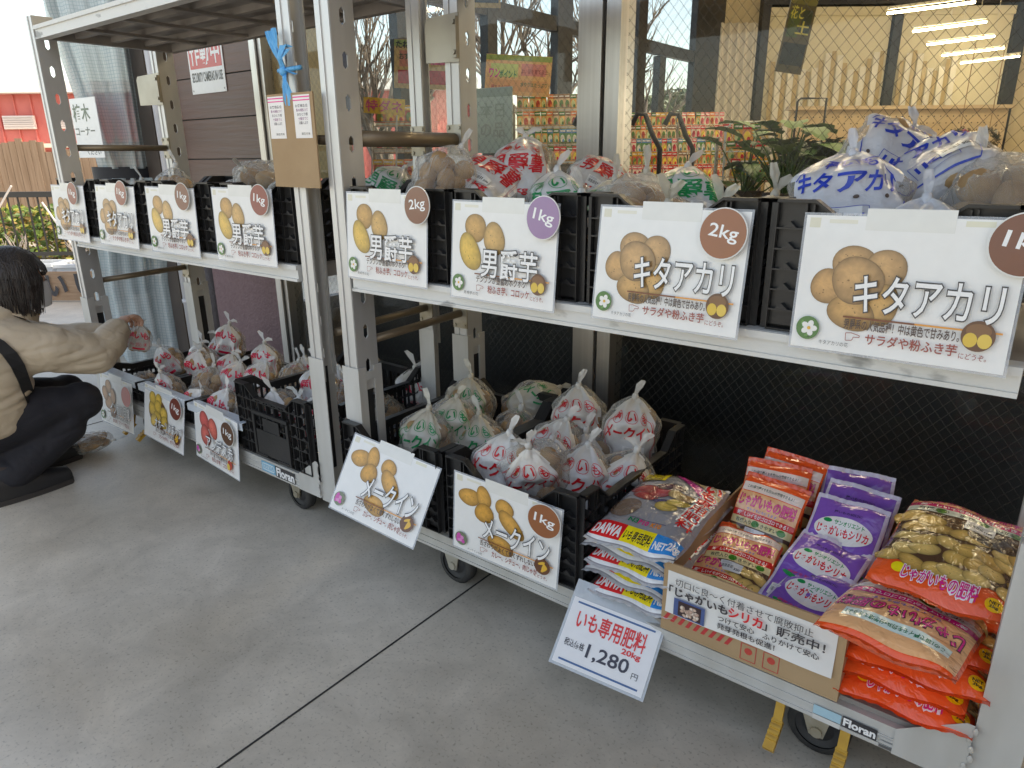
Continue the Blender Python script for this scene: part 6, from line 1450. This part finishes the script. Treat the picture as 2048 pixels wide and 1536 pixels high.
for nm, (ax, ay) in ((0, (-2.888, .70)), (1, (-3.11, .82))):
    def shoe(a, b, ax=ax, ay=ay):
        t = a; y = ay-.085+t*.275; wd = .036+.012*math.sin(math.pi*min(1, t*1.05)); hh = (.095 if t < .36 else .095-.048*((t-.36)/.64)**.7)*(1 if .04 < t < .97 else .6)
        if t < .02 or t > .985: wd *= .35
        an = math.pi*b; return Vector((ax+wd*math.cos(an), y, .014+hh*math.sin(an)**.6))-PO
    mb = MB(); mb.grid(shoe, 26, 12); mb.add([shoe(0, k/12) for k in range(13)], [tuple(range(13))]); mb.add([shoe(1, k/12) for k in range(13)], [tuple(range(12, -1, -1))])
    s_ = mb.build('shoe', M_shoe, person, True)
    mb = MB(); n = 22; top = [shoe(k/n, 0)+Vector((.003, 0, .006)) for k in range(n+1)]+[shoe(k/n, 1)+Vector((-.003, 0, .006)) for k in range(n, -1, -1)]
    q = len(top); lo = [Vector((p.x, p.y, .0005)) for p in top]; mb.add(top+lo, [tuple(range(q)), tuple(range(2*q-1, q-1, -1))]+[(i, i+q, (i+1) % q+q, (i+1) % q) for i in range(q)]); mb.build('sole', M_sole, s_)
    mb = MB(); mb.tube([Vector((ax+.03, ay+.06+k*.018, .085-k*.008))-PO for k in range(1)]+[Vector((ax-.03, ay+.06, .085))-PO], .004, 6)
    for k in range(1, 4): mb.tube([Vector((ax+.03, ay+.06+k*.018, .088-k*.010))-PO, Vector((ax-.03, ay+.06+k*.018, .088-k*.010))-PO], .004, 6)
    mb.build('lace', M_sole, s_)
    mb = MB(); mb.tube([Vector((ax, ay-.005, .05))-PO, Vector((ax, ay+.0, .14))-PO], [.044, .046], 14); mb.build('sock', M_sock, person, True)
# hair: bob, face side open towards +y
hc = Vector((-3.0, .872, .782))-PO
def hair(a, b):
    az = 2*math.pi*a; el = math.pi*b
    d = Vector((math.sin(el)*math.sin(az), math.sin(el)*math.cos(az), math.cos(el)))
    r = Vector((.106, .116, .118)); k = 1+.018*math.sin(az*9+b*3)+.010*math.sin(az*23+1)
    low = max(0, -d.z); p = hc+Vector((d.x*r.x*k*(1+.14*low), d.y*r.y*k*(1+.10*low), d.z*r.z*(1.0+.05*low)))
    return p
mb = MB(); mb.grid(hair, 80, 34)
def cen(f): return sum((Vector(mb.v[i]) for i in f), Vector())/len(f)+PO
keep = [(f, m_) for f, m_ in zip(mb.f, mb.m) if not (cen(f).z < .672 or (cen(f).y > .925+.12*max(0, (cen(f).z-.74)) and cen(f).z < .815 and abs(cen(f).x+3) < .092))]
mb.f = [k[0] for k in keep]; mb.m = [k[1] for k in keep]
rg = random.Random(3)
for k in range(520):
    a = rg.uniform(.145, .855) if k < 420 else rg.uniform(-.14, .14); ed = .80 if k < 420 else .47
    p0 = hair(a, .10+rg.random()*.2); p1 = hair(a+rg.uniform(-.01, .01), min(.5, ed-.06)); p2 = hair(a+rg.uniform(-.015, .015), ed)
    if k < 420: p2 = Vector((p2.x+(p1.x-p2.x)*.55, p2.y+(p1.y-p2.y)*.55, .668-rg.uniform(0, .020)))
    o_ = (p1-hc); o_.z = 0; o_ = o_.normalized()*.002
    mb.tube([p0+o_*.5, p1+o_, p2+o_], [.0012, .0022, .0008], 5, cap=False)
mb.build('hair', M_hair, person, True)
mb = MB(); mb.grid(lambda a, b: Vector((-3.0+.090*math.sin((a-.5)*3.1), .885+.093*math.cos((a-.5)*3.1)*(1-.14*abs(b-.5))+.014*math.exp(-((a-.5)*6)**2), .672+.092*b))-PO, 24, 8)
mk = mb.build('face_mask', M_mask, person, True)
mb = MB(); mb.tube([Vector(p)-PO for p in ((-2.908, .900, .735), (-2.898, .872, .772), (-2.905, .862, .760))], .002, 5); mb.build('ear_loop', M_mask, mk)
for x in (-3.033, -2.967):
    mb = MB(); mb.ell(Vector((x, .968, .790))-PO, (.013, .010, .008), 10, 6); mb.build('eye', mat('eye', (.05, .03, .025), .2), person, True)
# strap under the arm, laid on the jacket by casting rays at it
from mathutils.bvhtree import BVHTree
jm = bpy.data.objects['jacket'].data; bv = BVHTree.FromPolygons([v.co for v in jm.vertices], [p.vertices for p in jm.polygons])
path = [(.70, .64), (.735, .60), (.76, .555), (.775, .51), (.785, .46), (.795, .41), (.805, .36)]
mb = MB(); vs = []
for y, z in path:
    for dy, up_ in ((-.021, 0), (.021, 0)):
        h = bv.ray_cast(Vector((-2.4, y+dy, z))-PO, Vector((-1, 0, 0)))[0]
        q = h if h is not None else Vector((-2.83, y+dy, z))-PO
        vs += [q+Vector((.010, 0, 0)), q+Vector((.003, 0, 0))]
mb.add(vs, [(i*4, i*4+2, i*4+6, i*4+4) for i in range(len(path)-1)]+[(i*4+1, i*4+5, i*4+7, i*4+3) for i in range(len(path)-1)]+[(i*4, i*4+4, i*4+5, i*4+1) for i in range(len(path)-1)]+[(i*4+2, i*4+3, i*4+7, i*4+6) for i in range(len(path)-1)])
mb.build('bag_strap', mat('black_strap', (.012, .012, .014), .6), person)
# bag held in the hand
bag('seed3', 'crumpled bag of reddish potatoes held in the person\'s hands over the tray', (-2.985, 1.262, .425), (6, 14, 60), None, False, .62)
